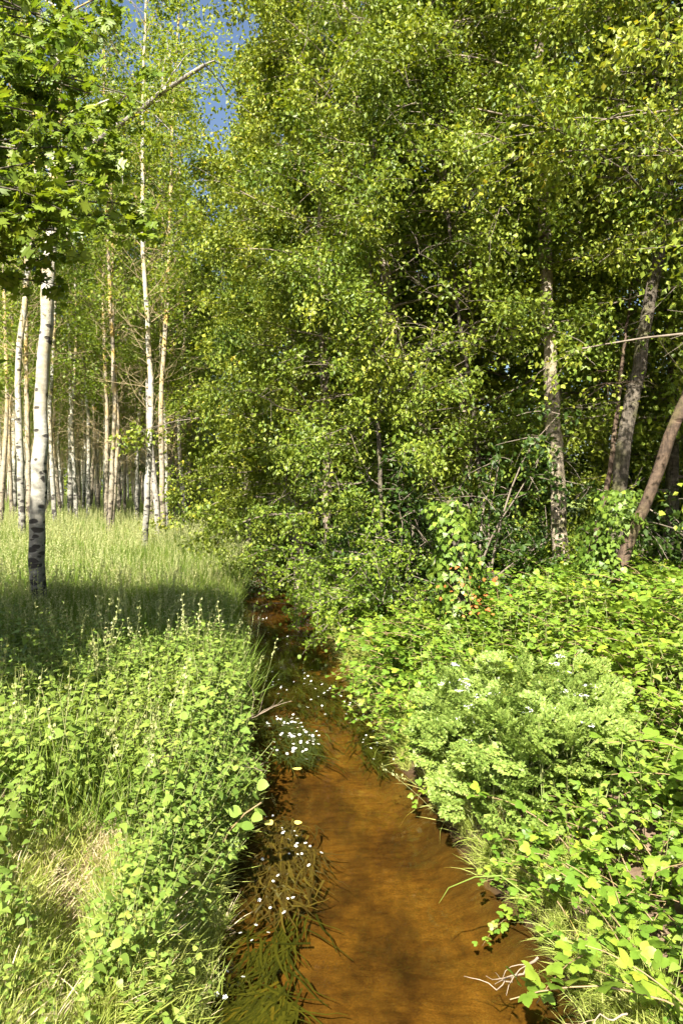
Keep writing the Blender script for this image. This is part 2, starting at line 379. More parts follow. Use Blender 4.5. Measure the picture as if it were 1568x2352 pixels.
# ------------------------------------------------------------------ trees
def polyline(rng, P0, D0, L, n, droop, wob):
    """m curved lines: start P0 (m,3), direction D0, length L (m,), droop (m,)"""
    m = len(P0); P = np.zeros((m, n, 3)); P[:, 0] = P0; D = D0.copy()
    for i in range(1, n):
        P[:, i] = P[:, i - 1] + D * (L / (n - 1))[:, None]
        D = D + rng.normal(0, wob, (m, 3)); D[:, 2] -= droop / (n - 1); D = nrm(D)
    return P
def tree_geo(rng, path, r0, first, nprim, Lp, prof, elev, droop, nsec, secL, nleaf, leaf, tmpl=SMALL, lmat='birch', lean=(0, 0, 0),
             bare=.15, hang=.3, spread=.16, pr=.32, sides=10, dead=0, dead_z=(.2, .5), clump=1.0, cols=('bark_birch', 'twig_dark'), upj=.6, nper=3, cutoff=None, void=(-.75, 2.5)):
    """trunk mesh, limbs mesh, leaves mesh of one tree; path: list of (x, y, z)"""
    path = np.asarray(path, float); n = 36
    seg = np.concatenate([[0], np.cumsum(np.linalg.norm(np.diff(path, axis=0), axis=1))]); seg /= seg[-1]
    t = np.linspace(0, 1, n) ** 1.25
    def at(q): return np.stack([np.interp(q, seg, path[:, k]) for k in range(3)], -1)
    C = at(t)
    C = (C + np.roll(C, 1, 0) + np.roll(C, -1, 0)) / 3; C[0] = path[0]; C[-1] = path[-1]
    C[1:-1, :2] += rng.normal(0, r0 * .1, (n - 2, 2))
    rad = r0 * (1 - t) ** .8 * .94 + .012
    rad *= 1 + .45 * np.exp(-t * 45)
    g = Geo(); V, F = tubes(C[None], rad[None], sides)
    aa = np.tile(np.arange(sides), n) * 2 * PI / sides; zz = V[:, 2]
    V = V + (V - np.repeat(C, sides, 0)) * (.09 * np.sin(2 * aa + zz * 1.7) + .07 * np.sin(3 * aa - zz * 2.9) + .05 * rng.normal(0, 1, len(V)))[:, None] * np.clip(r0 / .15, .3, 1); g.add(V, F, 0)
    trunk = g.mesh('trunk', [cols[0]])
    # primaries
    tp = first + (0.985 - first) * (np.arange(nprim) + rng.rand(nprim) * .8) / nprim
    az = np.arange(nprim) * 2.39996 + rng.rand() * 6 + rng.normal(0, .35, nprim)
    P0 = at(tp); u = (tp - first) / (1 - first)
    el = np.interp(u, [0, 1], elev) + rng.normal(0, .12, nprim)
    D0 = np.stack([np.cos(az) * np.cos(el), np.sin(az) * np.cos(el), np.sin(el)], 1) + np.asarray(lean) * (1 - u[:, None] * .6)
    D0 = nrm(D0)
    L = Lp * prof(u) * rng.uniform(.75, 1.2, nprim)
    P = polyline(rng, P0, D0, L, 9, droop * rng.uniform(.6, 1.3, nprim), .09)
    rr = np.maximum(r0 * (1 - tp) ** .8 * pr, .012)[:, None] * (1 - np.linspace(0, 1, 9)[None] * .88)
    G2 = Geo(); V, F = tubes(P, rr, 5); G2.add(V, F, 0)
    # secondaries
    sp = rng.rand(nprim, nsec) ** .85 * (1 - bare) + bare
    ip = np.repeat(np.arange(nprim), nsec); s = sp.ravel() * 7.999
    i0 = s.astype(int); fr = (s - i0)[:, None]
    Q0 = P[ip, i0] * (1 - fr) + P[ip, i0 + 1] * fr
    Tn = nrm(P[ip, i0 + 1] - P[ip, i0])
    D1 = nrm(Tn * .7 + rng.normal(0, .75, Tn.shape) * np.array([1, 1, .6]))
    sL = secL * rng.uniform(.5, 1.3, len(ip)) * (1.15 - .5 * sp.ravel()) * np.clip(L[ip] / Lp, .45, 1)
    Q = polyline(rng, Q0, D1, sL, 5, np.full(len(ip), hang) * rng.uniform(.4, 1.4, len(ip)), .12)
    r2 = np.full((len(ip), 1), max(.006, r0 * .035)) * (1 - np.linspace(0, 1, 5)[None] * .7)
    V, F = tubes(Q, r2, 3); G2.add(V, F, 0)
    if dead:
        q = rng.uniform(dead_z[0], dead_z[1], dead); a = rng.rand(dead) * 6.28; e = rng.uniform(.1, .9, dead)
        DD = np.stack([np.cos(a) * np.cos(e), np.sin(a) * np.cos(e), np.sin(e)], 1)
        dl = rng.uniform(.5, 1.6, dead)
        DP = polyline(rng, at(q), DD, dl * 1.3, 6, np.full(dead, -.3), .12)
        V, F = tubes(DP, np.full((dead, 1), .011) * (1 - np.linspace(0, 1, 6)[None] * .6), 3); G2.add(V, F, 0)
        k = rng.randint(1, 5, dead * 3); j = np.repeat(np.arange(dead), 3)
        DP2 = polyline(rng, DP[j, k], nrm(rng.normal(0, 1, (dead * 3, 3)) + DD[j]), np.full(dead * 3, .5), 4, np.full(dead * 3, -.2), .15)
        V, F = tubes(DP2, np.full((dead * 3, 4), .007), 3); G2.add(V, F, 0)
    limbs = G2.mesh('limb', [cols[1]])
    # leaves in little sprays along the secondaries and primary ends
    ns = len(ip); lt = rng.rand(ns, nleaf) ** .7 * 3.999
    keep = rng.rand(ns) < clump
    li = np.repeat(np.arange(ns), nleaf); lt = lt.ravel(); k0 = lt.astype(int); f = (lt - k0)[:, None]
    LPt = Q[li, k0] * (1 - f) + Q[li, k0 + 1] * f
    LD = nrm(Q[li, k0 + 1] - Q[li, k0])
    sel = keep[li]; LPt, LD, li = LPt[sel], LD[sel], li[sel]
    O = LPt + rng.normal(0, spread, LPt.shape)
    fq = void[1] / np.array([1, 1, .8]); ph = rng.rand(6) * 6.28; q = O * fq
    v3 = np.sin(q[:, 0] + ph[0] + np.sin(q[:, 2] * .8 + ph[3])) + np.sin(q[:, 1] + ph[1] + np.sin(q[:, 0] * .9 + ph[4])) + np.sin(q[:, 2] + ph[2] + np.sin(q[:, 1] * .7 + ph[5]))
    kk = v3 + rng.normal(0, .25, len(O)) > void[0]; O, LD, li = O[kk], LD[kk], li[kk]
    if cutoff is not None:
        kk = cutoff(O); O, LD, li = O[kk], LD[kk], li[kk]
    ax = nrm(LD * .5 + rng.normal(0, .7, LD.shape) + np.array([0, 0, -hang]))
    Xx, Yy, Zz = frames(rng, ax, np.broadcast_to(np.array([0, 0, 1.]), ax.shape), upj)
    V, F = place(tmpl[0], tmpl[1], O, Xx, Yy, Zz, leaf * rng.uniform(.65, 1.25, len(O)))
    tint = np.repeat(np.clip(rng.normal(.5, .22, len(O)) + rng.normal(0, .12, ns)[li], 0, 1), len(tmpl[0]))
    G3 = Geo(); G3.add(V, F, 0, tint)
    return trunk, limbs, G3.mesh('crown', [lmat], smooth=False)
def plant_tree(meshes, name, label, cat, group, loc, rz=0, sc=1.0, tilt=(0, 0)):
    root = obj(name, None, None, label, cat, group, loc=loc, rot=(tilt[0], tilt[1], rz), scale=sc)
    obj('trunk', meshes[0], root)
    obj('limbs', meshes[1], root)
    obj('crown', meshes[2], root, kind='stuff')
    return root
round_prof = lambda u: np.sin(PI * np.clip(.2 + .72 * u, 0, 1)) ** .7
cone_prof = lambda u: .25 + .75 * np.sin(PI * np.clip(.25 + .7 * u, 0, 1))
full_prof = lambda u: np.clip(1.05 - .75 * u ** 1.6, .2, 1)
rg = np.random.RandomState

# -- plantation poplars
POPS = []
for k in range(4):
    g = rg(100 + k); w = g.normal(0, .14, (4, 2))
    pth = [(0, 0, -.3), (*w[0], 5), (*w[1], 10), (*w[2], 15), (*w[3], 20.5)]
    POPS.append(tree_geo(g, pth, .095, (.33, .27)[k // 2], 32, 2.0, cone_prof, (.75, 1.1), .15, 10, 1.0, 27, .11, POP, 'poplar', bare=.2, hang=.15, pr=.2,
                         spread=.2, dead=26, dead_z=(.16, .5), cols=('bark_yellow' if k % 2 else 'bark_aspen', 'twig_yellow'), sides=8))
hero_pts = [px(84, 1372, 11.6), px(88, 1150, 11.6), px(97, 900, 11.7), px(108, 700, 11.7), px(118, 520, 11.8), px(124, 380, 11.9), px(134, 150, 12.1), px(150, -200, 12.6), px(165, -700, 13.4)]
hb = np.array(hero_pts[0]); hb[2] = float(gz(hb[0], hb[1])) - .2
hp = np.array(hero_pts); hp[0] = hb; hp = hp - hb
hero = tree_geo(rg(5), hp, .128, .38, 26, 3.0, round_prof, (.5, 1.0), .2, 11, 1.3, 26, .075, POP, 'poplar', bare=.25, hang=.3, spread=.2,
                cols=('bark_aspen', 'bark_aspen'), sides=16)
hr = plant_tree(hero, 'white_poplar', 'thick white poplar trunk with black scars, nearest tree on the left meadow', 'tree', None, tuple(hb))
a = np.array(px(128, 430, 11.9)) - hb; b = np.array(px(196, 348, 11.9)) - hb; c = np.array(px(300, 268, 11.5)) - hb; d = np.array(px(372, 210, 11.2)) - hb; e = np.array(px(470, 148, 10.8)) - hb
BP = np.array([[a, b, (b + c) / 2 + (0, 0, .03), c, (c + d) / 2 + (0, 0, -.02), d, e]])
BP2 = polyline(rg(9), BP[0, [2, 3, 4, 5, 5, 6, 6, 4, 3]], nrm(rg(9).normal(0, 1, (9, 3)) + np.array([.6, 0, .5])), np.full(9, 1.2), 7, np.full(9, .3), .15)
G = Geo(); V, F = tubes(BP, np.array([[.085, .062, .056, .05, .046, .042, .03]]), 10); G.add(V, F); V, F = tubes(BP2, np.full((9, 1), .016) * np.linspace(1, .3, 7)[None], 4); G.add(V, F)
obj('slanting_limb', G.mesh('slanting_limb', ['bark_dead']), hr)
g = rg(12); li = g.randint(0, 9, 2600); lk = g.randint(1, 7, 2600); O = BP2[li, lk] + g.normal(0, .28, (2600, 3))
fx = frames(g, nrm(g.normal(0, .7, O.shape) + (0, 0, -.5)), np.tile([0, 0, 1.], (2600, 1)), .7)
V, F = place(*POP, O, *fx, .06 * g.uniform(.7, 1.2, 2600)); G = Geo(); G.add(V, F, 0, np.repeat(g.rand(2600), 4)); obj('hanging_leaves', G.mesh('hanging_leaves', ['poplar'], False), hr, kind='stuff')

spec = [(54, 1246, 1.15, 0), (34, 1186, 1.15, 2), (17, 1158, 1.1, 1), (141, 1180, 1.1, 1), (160, 1192, 1.25, 0), (185, 1169, 1.0, 3), (203, 1180, 1.05, 1),
        (228, 1174, 1.1, 3), (247, 1224, 1.05, 1), (273, 1182, 1.1, 3), (286, 1173, 1.0, 1), (329, 1254, .98, 0), (339, 1190, 1.1, 1), (352, 1204, 1.05, 3),
        (376, 1227, 1.1, 1), (382, 1216, .8, 2), (392, 1200, 1.1, 3), (403, 1191, .95, 1), (421, 1188, 1.0, 1), (435, 1179, 1.0, 3), (446, 1170, .9, 0)]
where = ['slim pale poplar just left of the thick white trunk', 'poplar at the left picture edge, tall and pale', 'outermost thin poplar at the left edge of the wood',
         'ochre poplar first behind the thick white trunk', 'stout grey poplar right of the thick white trunk', 'thin distant poplar between two stouter ones, fourth from the white trunk',
         'dark mottled poplar with a mistletoe-like tuft of shoots', 'ochre poplar partly behind a scarred one', 'scarred poplar leaning slightly, in the middle of the wood',
         'grey ochre poplar right of the leaning scarred one', 'thin poplar close beside the grey ochre one', 'tall poplar with black scars, foremost in the middle of the wood',
         'ochre poplar just behind the foremost scarred one', 'pale poplar behind the dead leaning snag', 'ochre poplar just right of the dead snag',
         'very thin poplar touching the ochre one by the snag', 'pale poplar second right of the snag', 'narrow poplar third right of the snag', 'poplar near the right end of the front rows',
         'poplar second from the dark right end of the wood', 'last poplar before the dark trees by the stream']
occupied = []
for i, ((x, y, sc, v), lab) in enumerate(zip(spec, where)):
    D = 1.72 * 1568 / (y - 1120); X0 = (x - 784) / 1568 * D
    occupied.append((X0, D))
    plant_tree(POPS[v], 'poplar_tree', lab, 'tree', 'poplars of the plantation on the left', (X0, D, float(gz(X0, D)) - .05), R.rand() * 6.28, (sc * (1 if D < 27 else 1.2),) * 2 + (sc,), (R.normal(0, .012), R.normal(0, .012)))
cnt = 0; tries = 0
while cnt < 210 and tries < 9000:
    tries += 1
    D = R.uniform(30, 135) if cnt > 50 else R.uniform(26, 60)
    x = R.uniform(-60, 455 - max(0, (40 - D)) * 2); X0 = (x - 784) / 1568 * D
    if any((X0 - a) ** 2 + (D - b) ** 2 < (1.9 + D * .007) ** 2 for a, b in occupied): continue
    occupied.append((X0, D)); cnt += 1
    plant_tree(POPS[R.randint(4)], 'poplar_tree', ('thin poplar of the far rows, seen left of the thick white trunk' if x < 84 else 'thin poplar of the far rows, between the thick white trunk and the foremost scarred one' if x < 329 else 'thin poplar of the far rows, towards the dark trees by the stream'), 'tree', 'poplars of the plantation on the left',
               (X0, D, float(gz(X0, D)) - .05), R.rand() * 6.28, (1.05, 1.05, float(R.uniform(.85, 1.15))), (R.normal(0, .012), R.normal(0, .012)))
# dead leaning snag
sb = np.array(px(363, 1240, 23)); sb[2] = float(gz(sb[0], sb[1])) - .1
top = np.array(px(341, 893, 23.2)) - sb
G = Geo(); tq = np.linspace(0, 1, 12); C = tq[:, None] * top[None] + np.stack([.05 * np.sin(tq * 6), 0 * tq, 0 * tq], 1)
V, F = tubes(C[None], (.115 - .035 * tq)[None], 10); V += rg(3).normal(0, .006, V.shape); V[-10:, 2] += rg(3).rand(10) * .35; G.add(V, F)
sn = obj('dead_tree', None, None, 'dead leaning grey trunk with a broken top among the poplars', 'tree', loc=tuple(sb))
obj('trunk', G.mesh('trunk', ['bark_dead']), sn)
BPp = polyline(rg(4), C[[6, 8, 9, 10]], nrm(np.array([[1, 0, .6], [-1, .2, .5], [.8, .3, .8], [-.6, 0, .9]])), np.array([.6, .4, .5, .3]), 5, np.zeros(4), .1)
for k in range(4):
    G = Geo(); V, F = tubes(BPp[k:k + 1], np.full((1, 5), .014) * np.linspace(1, .4, 5), 5); G.add(V, F); obj('dead_branch', G.mesh('dead_branch', ['bark_dead']), sn)

# -- near lobed-leaf tree whose boughs hang in at the upper left; its 300 largest leaves are single parts
mp_base = np.array([-5.6, 4.6, float(gz(-5.6, 4.6)) - .1])
mtree = obj('lobed_leaf_tree', None, None, 'maple-like tree with big lobed leaves, boughs hanging in at the upper left', 'tree', loc=tuple(mp_base))
g = rg(21)
tr_path = np.array([[0, 0, 0], [.1, .1, 3], [.1, .3, 6], [.3, .3, 9], [.4, .4, 12.5]])
mt = tree_geo(g, tr_path, .22, .24, 34, 3.2, round_prof, (.3, 1.0), .2, 10, 1.3, 70, .2, SMALL, 'oak', bare=.1, hang=.35, spread=.25, cols=('bark_grey', 'twig_dark'), void=(-3, 1.),
              cutoff=lambda O: (O[:, 2] > 3.0) & (O[:, 2] < 8.0) & (O[:, 0] < 2.4))
obj('trunk', mt[0], mtree); obj('limbs', mt[1], mtree); obj('crown', mt[2], mtree, kind='stuff')
tips = [(-30, 60, 6.2), (60, 30, 6.6), (150, 60, 6.6), (210, 120, 6.3), (240, 60, 7), (30, 160, 5.8), (130, 190, 6.2), (60, 250, 5.6), (150, 270, 6.0), (215, 215, 6.2), (275, 210, 6.4), (20, 340, 5.4),
        (80, 370, 5.5), (160, 340, 6.0), (210, 320, 6.2), (40, 440, 5.3), (110, 450, 5.5), (170, 430, 5.9), (225, 430, 6.1), (265, 480, 6.2), (190, 500, 6.0), (130, 520, 5.8), (60, 510, 5.6), (0, 500, 5.4), (80, 120, 6.4),
        (-40, 200, 5.8), (-40, 380, 5.6), (100, -40, 6.8), (0, -40, 6.5), (200, -30, 7.2), (240, 380, 6.3), (280, 500, 6.4), (90, 590, 6.4), (110, 640, 6.4), (120, 100, 6.9), (60, 180, 6.4), (180, 180, 6.8), (110, 330, 6.4), (60, 420, 5.9), (150, 490, 6.3), (20, 100, 6.2), (100, 260, 6.5), (230, 270, 6.8), (130, 400, 6.4), (110, 480, 6.5)]
sp_pts = []; lines = []
for (x, y, D) in tips:
    e = np.array(px(x, y, D)) - mp_base
    s = np.array([.15, .2, max(3.4, e[2] - g.uniform(.3, 1.4))]); tq = np.linspace(0, 1, 8)[:, None]
    P = s * (1 - tq) + e * tq + np.array([0, 0, 1.]) * (np.sin(tq * PI) * g.uniform(.1, .4)) + g.normal(0, .03, (8, 3)); lines.append(P)
lines = np.array(lines)
G = Geo(); V, F = tubes(lines, np.full((len(lines), 1), .03) * np.linspace(1, .2, 8)[None], 5); G.add(V, F)
k = g.randint(4, 8, len(lines) * 9); j = np.repeat(np.arange(len(lines)), 9)
tw = polyline(g, lines[j, k], nrm(g.normal(0, 1, (len(j), 3)) * (1, 1, .5) + (.3, -.2, 0)), g.uniform(.25, .6, len(j)), 5, np.full(len(j), .5), .15)
V, F = tubes(tw, np.full((len(j), 1), .006) * np.linspace(1, .4, 5)[None], 3); G.add(V, F)
obj('bough', G.mesh('bough', ['bark_grey']), mtree)
nl = 18; li = np.repeat(np.arange(len(j)), nl); lk = g.uniform(.6, 3.99, len(li)); k0 = lk.astype(int); f = (lk - k0)[:, None]
O = tw[li, k0] * (1 - f) + tw[li, k0 + 1] * f + g.normal(0, .05, (len(li), 3))
ax = nrm(g.normal(0, .7, O.shape) + (.25, -.2, -.35)); fx = frames(g, ax, np.tile([-.25, -.45, .85], (len(O), 1)), .45)
size = g.uniform(.06, .115, len(O))
big = np.argsort(-size)[:290]; rest = np.setdiff1d(np.arange(len(O)), big)
V, F = place(*LOBED, O[rest], *[q[rest] for q in fx], size[rest]); G = Geo(); G.add(V, F, 0, np.repeat(g.rand(len(rest)), len(LOBED[0])))
obj('foliage', G.mesh('foliage', ['oak']), mtree, kind='stuff')
lobed_me = [mk('lobed_leaf', LOBED[0], LOBED[1], ['oak'], tint=np.full(len(LOBED[0]), q)) for q in (.35, .6, .85)]
for q in big:
    Mx = Matrix([[*(float(fx[c][q][r_] * size[q]) for c in range(3)), float(O[q][r_])] for r_ in range(3)] + [[0, 0, 0, 1]])
    o = obj('leaf', lobed_me[q % 3], mtree); o.matrix_basis = Mx

GAPS = [(3.1, 4.75, 7.5, 13.2, 1.6, 5.6), (.6, 1.75, 9, 15.6, 5.2, 7.9), (4.5, 6.0, 7, 12.2, 3.0, 6.0)]
def gaps(b, jit=.25):
    def f(O):
        g = rg(5); Q = O + np.asarray(b) + g.normal(0, jit, O.shape); k = np.ones(len(O), bool)
        for x0, x1, y0, y1, z0, z1 in GAPS: k &= ~((Q[:, 0] > x0) & (Q[:, 0] < x1) & (Q[:, 1] > y0) & (Q[:, 1] < y1) & (Q[:, 2] > z0 + (Q[:, 1] - 12) * .1) & (Q[:, 2] < z1))
        return k | (g.rand(len(O)) < .1)
    return f
# -- right bank trees: own trunks for the ones seen, shared crowns behind
def right_tree(label, base_px, base_Y, pts, r0, name='birch_tree', seed=1, H=17, **kw):
    b = np.array(px(*base_px, base_Y)); b[2] = float(gz(b[0], b[1])) - .15
    P = [np.zeros(3)] + [np.array(px(*p)) - b for p in pts]
    last = P[-1]; d = nrm(P[-1] - P[-2]); 
    while last[2] < H: last = last + np.array([d[0] * .6, d[1] * .6, 1.0]) * 2.2; P.append(last)
    ms = tree_geo(rg(seed), P, r0, cutoff=gaps(b), **kw)
    return plant_tree(ms, name, label, 'tree', 'trees on the right bank', tuple(b))
common = dict(prof=full_prof, elev=(.15, .9), droop=.5, hang=.55, spread=.13, clump=.78, bare=.15, upj=.6)
right_tree('mottled birch trunk lit in patches, standing upright right of the ivy pillar', (1292, 1320), 13, [(1282, 1150, 13), (1270, 950, 13), (1262, 820, 13), (1250, 560, 13.2)], .155, seed=31,
           first=.4, nprim=42, Lp=3.9, nsec=14, lean=(-.35, -.5, 0), secL=1.4, nleaf=140, leaf=.088, cols=('bark_birch', 'bark_birch'), sides=16, **common)
right_tree('slim birch leaning left over the stream, white bark showing through leaves', (1010, 1350), 15.5, [(985, 1090, 15.5), (960, 950, 15.5), (930, 850, 15.3), (888, 665, 15), (850, 480, 15)], .15, seed=32,
           first=.24, nprim=44, Lp=4.0, nsec=14, lean=(-.3, -.5, 0), secL=1.5, nleaf=140, leaf=.088, cols=('bark_birch', 'bark_birch'), sides=14, **common)
right_tree('dark mossy trunk rising behind the slanting one at the right', (1405, 1270), 12, [(1425, 1070, 12), (1455, 900, 12), (1480, 770, 12), (1520, 540, 12)], .135, name='alder_tree', seed=33,
           first=.36, nprim=34, Lp=3.8, nsec=13, lean=(-.35, -.45, 0), secL=1.4, nleaf=125, leaf=.09, cols=('bark_grey', 'bark_grey'), sides=14, **common)
right_tree('red-brown trunk slanting out of the picture on the right', (1400, 1330), 10.5, [(1440, 1240, 10.5), (1500, 1120, 10.4), (1555, 960, 10.2), (1640, 760, 10)], .09, name='alder_tree', seed=34,
           first=.4, nprim=32, Lp=4.2, nsec=13, lean=(-.8, -.35, 0), secL=1.4, nleaf=125, leaf=.09, cols=('bark_red', 'bark_grey'), sides=14, H=14, **common)
right_tree('short reddish stem leaning right at the foot of the mottled birch', (1335, 1360), 11.8, [(1350, 1300, 11.8), (1375, 1200, 11.8), (1400, 1090, 12.2)], .05, name='alder_tree', seed=35, H=6,
           first=.5, nprim=12, Lp=1.6, nsec=9, secL=.9, nleaf=30, leaf=.08, cols=('bark_red', 'bark_red'), sides=12, **common)
right_tree('leafy tree with low boughs reaching left across the stream', (1120, 1300), 14.2, [(1095, 1000, 14.4), (1050, 700, 14.2), (1020, 400, 14)], .045, name='birch_tree', seed=36, H=15,
           first=.16, nprim=46, Lp=3.5, nsec=13, secL=1.3, nleaf=135, leaf=.085, cols=('bark_grey', 'twig_dark'), lean=(-.4, -.4, 0), sides=10, **common)
right_tree('very slender leafy birch standing before the leaning one, stem hidden by its leaves', (880, 1330), 13.2, [(870, 1000, 13.2), (850, 700, 13.2), (860, 300, 13.2)], .04, name='birch_tree', seed=37, H=15,
           first=.12, nprim=46, Lp=2.6, nsec=12, secL=1.2, nleaf=110, leaf=.085, cols=('bark_grey', 'twig_dark'), lean=(-.1, -.3, 0), sides=8, **common)
# shared crowns
PRO = []
for k in range(4):
    g = rg(200 + k); w = g.normal(0, .35, (4, 2))
    PRO.append(tree_geo(g, [(0, 0, -.3), (*w[0], 5), (*w[1], 10), (*w[2], 14), (*w[3], 19)], .17, .1, 50, 4.0, elev=(.1, .95), prof=full_prof, droop=.45, nsec=13, secL=1.6, nleaf=118,
                        leaf=.13, hang=.5, spread=.18, clump=.85, bare=.25, cols=(('bark_birch', 'bark_grey')[k % 2], 'twig_dark')))
backs = [(-1.2, 21, 1.0, 'tall birch whose crown edge meets the sky gap above the stream'), (2.0, 19.5, 1.0, 'leafy birch in the middle of the right bank wall of green'), (5.3, 17, .95, 'dense tree behind the mottled birch'),
         (8.6, 15, 1.0, 'dense tree behind the dark mossy trunk'), (11.5, 19, 1.1, 'dense tree at the right edge, second row'), (-2.2, 27, 1.05, 'tree on the far stream bend, crown over the water'),
         (1.5, 28, 1.1, None), (6, 26, 1.1, None), (11, 27, 1.15, None), (16.5, 25, 1.1, None), (-4.6, 34, 1.05, None), (0.5, 38, 1.15, None), (7, 37, 1.2, None), (14, 37, 1.2, None), (21, 35, 1.1, None),
         (-7.5, 43, 1.0, None), (-12, 55, 1.05, None), (-6, 58, 1.15, None), (3, 52, 1.2, None), (13, 52, 1.2, None), (25, 50, 1.2, None), (-16, 75, 1.1, None), (-10, 80, 1.2, None)]
for i, (x, y, sc, lab) in enumerate(backs):
    plant_tree(PRO[i % 4], 'birch_tree', lab or 'leafy tree in the back rows behind the right bank', 'tree', 'trees on the right bank', (x, y, float(gz(x, y)) - .1), R.rand() * 6.28, sc)
for x, y, sc, rz, lab in ((1.2, 18.0, .7, 3.4, 'low dense tree just behind the leaning birch'), (4.2, 15.6, .62, 1.2, 'low dense tree behind the mottled birch trunk, on its left'), (8.6, 12.4, .75, 5.5, 'dense tree at the right picture edge behind the slanting trunk'), (-1.2, 19.0, .62, 2.5, 'low dense tree on the stream bend below the tall birch'), (-.3, 17.2, .8, .5, 'leafy tree with its crown low over the stream, behind the bright shrub'), (3.1, 16.2, .85, 2, 'leafy tree filling the gap between the leaning and the mottled birch'), (6.6, 13.8, .85, 4, 'shaded leafy tree right of the mottled birch')):
    plant_tree(PRO[(2, 3, 0)[int(rz) % 3]], 'birch_tree', lab, 'tree', 'trees on the right bank', (x, y, float(gz(x, y)) - .1), rz, sc)
# a tree beyond the right picture edge and its nearer boughs of leaves
nb = tree_geo(rg(250), [(0, 0, 0), (.1, .1, 4), (0, .3, 8), (.2, .2, 14)], .2, .25, 34, 5.0, elev=(.1, .9), prof=full_prof, droop=.5, nsec=14, secL=1.5, nleaf=60, leaf=.085, hang=.5, spread=.18, bare=.2, lean=(-.8, -.1, 0), cols=('bark_grey', 'twig_dark'), cutoff=gaps((7.4, 9.3, .8)))
plant_tree(nb, 'birch_tree', 'near leafy tree whose boughs come in along the right picture edge', 'tree', 'trees on the right bank', (7.4, 9.3, .8), 0, .95)

# -- shrubs
def shrub_geo(seed, H, Rr, nst, nleaf, leaf, lmat, lean=(0, 0), tmpl=ROUND, nsec=9, hang=.35, er=(.35, 1.35), dr=.75):
    g = rg(seed)
    a = g.rand(nst) * 6.28; e = g.uniform(*er, nst)
    D = nrm(np.stack([np.cos(a) * np.cos(e), np.sin(a) * np.cos(e), np.sin(e)], 1) + (*lean, 0))
    P = polyline(g, np.zeros((nst, 3)) + g.normal(0, .12, (nst, 3)) * (1, 1, 0), D, np.where(e > .9, H, Rr) * g.uniform(.7, 1.15, nst), 8, np.full(nst, dr), .1)
    G = Geo(); V, F = tubes(P, np.full((nst, 1), .022) * np.linspace(1, .25, 8)[None], 5); G.add(V, F)
    ip = np.repeat(np.arange(nst), nsec); k = g.randint(1, 8, len(ip))
    Q = polyline(g, P[ip, k], nrm(g.normal(0, .8, (len(ip), 3)) + (lean[0], lean[1], .1)), g.uniform(.3, .8, len(ip)) * Rr * .45, 5, np.full(len(ip), hang), .12)
    V, F = tubes(Q, np.full((len(ip), 1), .008) * np.linspace(1, .4, 5)[None], 3); G.add(V, F)
    li = np.repeat(np.arange(len(ip)), nleaf); lk = g.rand(len(li)) * 3.99; k0 = lk.astype(int); f = (lk - k0)[:, None]
    O = Q[li, k0] * (1 - f) + Q[li, k0 + 1] * f + g.normal(0, .07, (len(li), 3))
    fx = frames(g, nrm(g.normal(0, .8, O.shape) + (0, 0, -.2)), np.tile([0, 0, 1.], (len(O), 1)), .5)
    G2 = Geo(); V, F = place(*tmpl, O, *fx, leaf * g.uniform(.6, 1.2, len(O))); G2.add(V, F, 0, np.repeat(np.clip(g.normal(.5, .25, len(O)), 0, 1), len(tmpl[0])))
    return G.mesh('stems', ['twig_dark']), G2.mesh('foliage', [lmat], len(tmpl[0]) > 5)
def shrub(ms, label, loc, rz=0, sc=1, group='shrubs on the right bank', name='leafy_shrub'):
    r_ = obj(name, None, None, label, 'shrub', group, loc=(loc[0], loc[1], float(gz(loc[0], loc[1])) - .05) if len(loc) == 2 else loc, rot=(0, 0, rz), scale=sc)
    obj('stems', ms[0], r_); obj('foliage', ms[1], r_, kind='stuff'); return r_
ALD = shrub_geo(61, 3.0, 2.9, 20, 26, .085, 'shrub', lean=(-.3, -.2), nsec=15, er=(.75, 1.4), dr=1.5)
shrub(ALD, 'bright round-leaved shrub arching left and down over the stream', (.8, 12.3), 0, .68)
shrub(ALD, 'paler round-leaved shrub reaching the water behind the bright one', (.1, 16.2), .3, .8)
SHB = [shrub_geo(62 + k, 2.6, 1.9, 18, 20, .095, ('shaded_shrub', 'shrub')[k % 2], tmpl=SMALL, nsec=13) for k in range(3)]
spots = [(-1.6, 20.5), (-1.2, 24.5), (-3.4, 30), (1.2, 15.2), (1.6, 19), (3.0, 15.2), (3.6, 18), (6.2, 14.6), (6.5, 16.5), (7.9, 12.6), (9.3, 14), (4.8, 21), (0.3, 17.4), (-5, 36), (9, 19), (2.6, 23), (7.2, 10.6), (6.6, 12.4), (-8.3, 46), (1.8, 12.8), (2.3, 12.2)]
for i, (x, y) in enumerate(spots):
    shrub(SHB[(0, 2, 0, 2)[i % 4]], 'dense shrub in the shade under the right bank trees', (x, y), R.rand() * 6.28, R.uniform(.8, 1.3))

# far wood beyond the plantation: one mass
g = rg(77); n = 60000
fx_ = g.uniform(-150, 130, n); fy_ = g.uniform(138, 150, n) + .15 * np.abs(fx_); hz = 12 + 4 * vnoise(fx_, fx_ * 0, .08, 5); fz_ = g.rand(n) ** .8 * hz
O = np.stack([fx_, fy_, fz_ + .6], 1)
fr3 = frames(g, nrm(g.normal(0, 1, O.shape)), np.tile([0, -.3, 1.], (n, 1)), .7)
V, F = place(*SMALL, O, *fr3, g.uniform(.5, 1.1, n)); G = Geo(); G.add(V, F, 0, np.repeat(np.clip(g.normal(.6, .25, n), 0, 1), 4))
obj('distant_woodland', G.mesh('distant_woodland', ['poplar'], False), label='far woodland closing the view beyond the plantation', kind='stuff')

